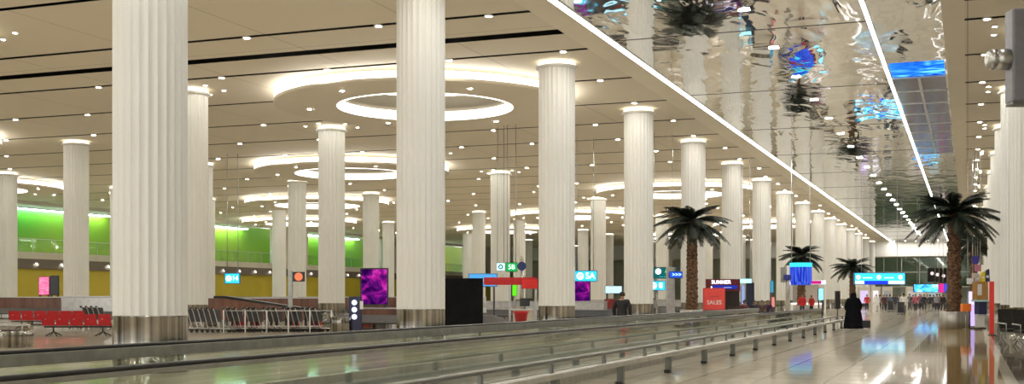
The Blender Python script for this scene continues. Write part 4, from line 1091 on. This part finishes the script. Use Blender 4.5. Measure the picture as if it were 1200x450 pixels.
for i, (px, c1, hh, lb) in enumerate(((1145,(.5,.45,.4),.35,'beige'),(1151.5,(.85,.7,.02),.5,'yellow'),(1157,(.02,.03,.10),.6,'navy'))):
    x, y = at(px-.3*i, d+.3); z = zz(330,d)
    t = thing('display_box', 'small %s box standing on top of the ochre cabinet' % lb, 'box', (x,y,z), YAW)
    b = MB(); b.prism([(-.11,0),(.11,0),(.09,hh),(-.04,hh*.9)], -.08, .08, 'y'); b.build('carton', col(c1,.4), t)
    b = MB(); b.box(-.06,.06,-.085,-.08,hh*.3,hh*.5); b.build('patch', M['white_paint'], t)
t, w, z0, z1 = panel_sign('poster_stand', 'lilac white lit poster between the palm planter and the ochre cabinet', 'poster stand', 1134.5, 1146, 341, 358, 58, glow((.68,.6,1),1.2), (.5,.5,.6), .12, stand='legs')
b = MB(); b.box(-w*.25,w*.2,-.03,-.013,.1,z0+.02); b.build('lower_panel', glow((.6,.45,1),1.1), t)
t, w, z0, z1 = panel_sign('crate', 'orange box held at the side of the steel planter', 'box', 1128, 1138.5, 356, 365, 55.6, col((.85,.20,.02),.5), (.8,.2,.02), .3)
b = MB(); b.tube([(0,.15,0),(0,.15,z0+.01)],.03,8); b.lathe([(0,0),(.15,0),(.15,.02),(0,.02)],16,0,.15); b.build('stand', M['steel_plain'], t)
# coloured banners hanging behind
for i, (px, y0, y1, c1, lb) in enumerate(((1143,300,309,(.06,.05,.35),'navy'),(1146,310,318,(.65,.25,.35),'pink'),(1143,320,326,(.6,.55,.5),'beige'),(1137,326,333,(.8,.8,.9),'white'))):
    panel_sign('hanging_banner', 'small %s banner hanging below the rear right palm' % lb, 'banner', px-4, px+4, y0, y1, 78+i*.6, col(c1,.6), c1, .05, hang=True)
# fire alarm box on a column
x, y = at(1169.5, 66.8); t = thing('fire_alarm', 'small red fire alarm box with white top on the right column', 'fire alarm', (x, y, zz(340,65)), YAW)
b = MB(); b.box(-.08,.08,-.02,.10,-.2,.06,.02); b.build('box', col((.6,.02,.02),.4), t)
b = MB(); b.box(-.07,.07,-.01,.10,.15,.30,.02); b.box(-.02,.02,0,.06,.1,.2); b.build('sounder', M['white_paint'], t)
# projecting grey light box near the camera
d = 28.6; x, y = at(1187, d)
t = thing('projecting_light_box', 'big grey box with steel lamp tube jutting out at the upper right corner', 'light box', (x,y,0), YAW)
z0, z1 = zz(119,d), zz(9,d)
b = MB(); b.box(0,1.0,0,.5,z0,z1,.05); b.build('housing', col((.22,.22,.25),.4), t)
b = MB(); b.box(.02,.98,.02,.48,z0-.06,z0+.0,.01); b.build('bottom_trim', col((.12,.12,.12),.4), t)
zc = zz(67.5,d); r = 12.5/F_PX*d
b = MB()
ring = [(0,r),(-.30,r),(-.31,r*.8),(-.34,r*.8),(-.35,r),(-.42,r),(-.50,r*.8),(-.54,r*.45)]
b.tube([(p[0],.25,zc) for p in ring], [p[1] for p in ring], 24); b.build('lamp_tube', M['steel_plain'], t)
b = MB(); b.box(.75,1.0,.45,1.6,zc+.5,zc+.7); b.box(.75,1.0,.45,1.6,zc-.6,zc-.4); b.build('wall_bracket', M['steel_plain'], t)

# skylight with dark panes set in the mirrored ceiling
t = thing('reflection_panel', 'dark barred glass panel with blue lit end in the mirrored ceiling', 'imitated reflection', (-3.05, 51.5, ZC-.03))
b = MB(); b.box(0,2.15,3.2,33,-.02,.01); b.build('glass_pane', M['pane'] if 'pane' in M else M.setdefault('pane', vary(pmat('dark_reflection_tint',(.02,.03,.08),.12,0,spec=.25),(.010,.012,.03),(.03,.045,.20),.6,3)), t)
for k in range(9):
    b = MB(); b.box(0,2.15,3.1+k*3.7,3.3+k*3.7,-.06,0); b.build('reflection_crossbar', M['steel_plain'], t)
b = MB(); b.box(1.0,1.12,3.2,33,-.05,0); b.build('reflection_centre_bar', M['steel_plain'], t)
b = MB(); b.box(0,2.15,.2,2.9,-.03,0,.01); b.build('blue_reflection', screen('blue_reflection_face', [(.3,(.0,.03,.5)),(.5,(.02,.20,.95)),(.68,(.2,.8,1))], .8, 1.3, (1,2,1)), t)  # glowing sheet that imitates a blue reflection, not a lamp

# ------------------------------------------------------------------ light, world, view
w_ = bpy.data.worlds.new('world'); SC.world = w_; w_.use_nodes = True
w_.node_tree.nodes['Background'].inputs[0].default_value = (.95,.92,.85,1); w_.node_tree.nodes['Background'].inputs[1].default_value = 1.3
SC.view_settings.view_transform = 'Standard'; SC.view_settings.look = 'None'; SC.view_settings.gamma = 1
SC.view_settings.use_curve_mapping = False; SC.view_settings.exposure = 0.28
SC.cycles.max_bounces = 8; SC.cycles.diffuse_bounces = 4; SC.cycles.glossy_bounces = 4; SC.cycles.transparent_max_bounces = 16
SC.cycles.sample_clamp_indirect = 4
SC.cycles.use_denoising = True
for o in bpy.data.objects:
    if '_used' in o: del o['_used']
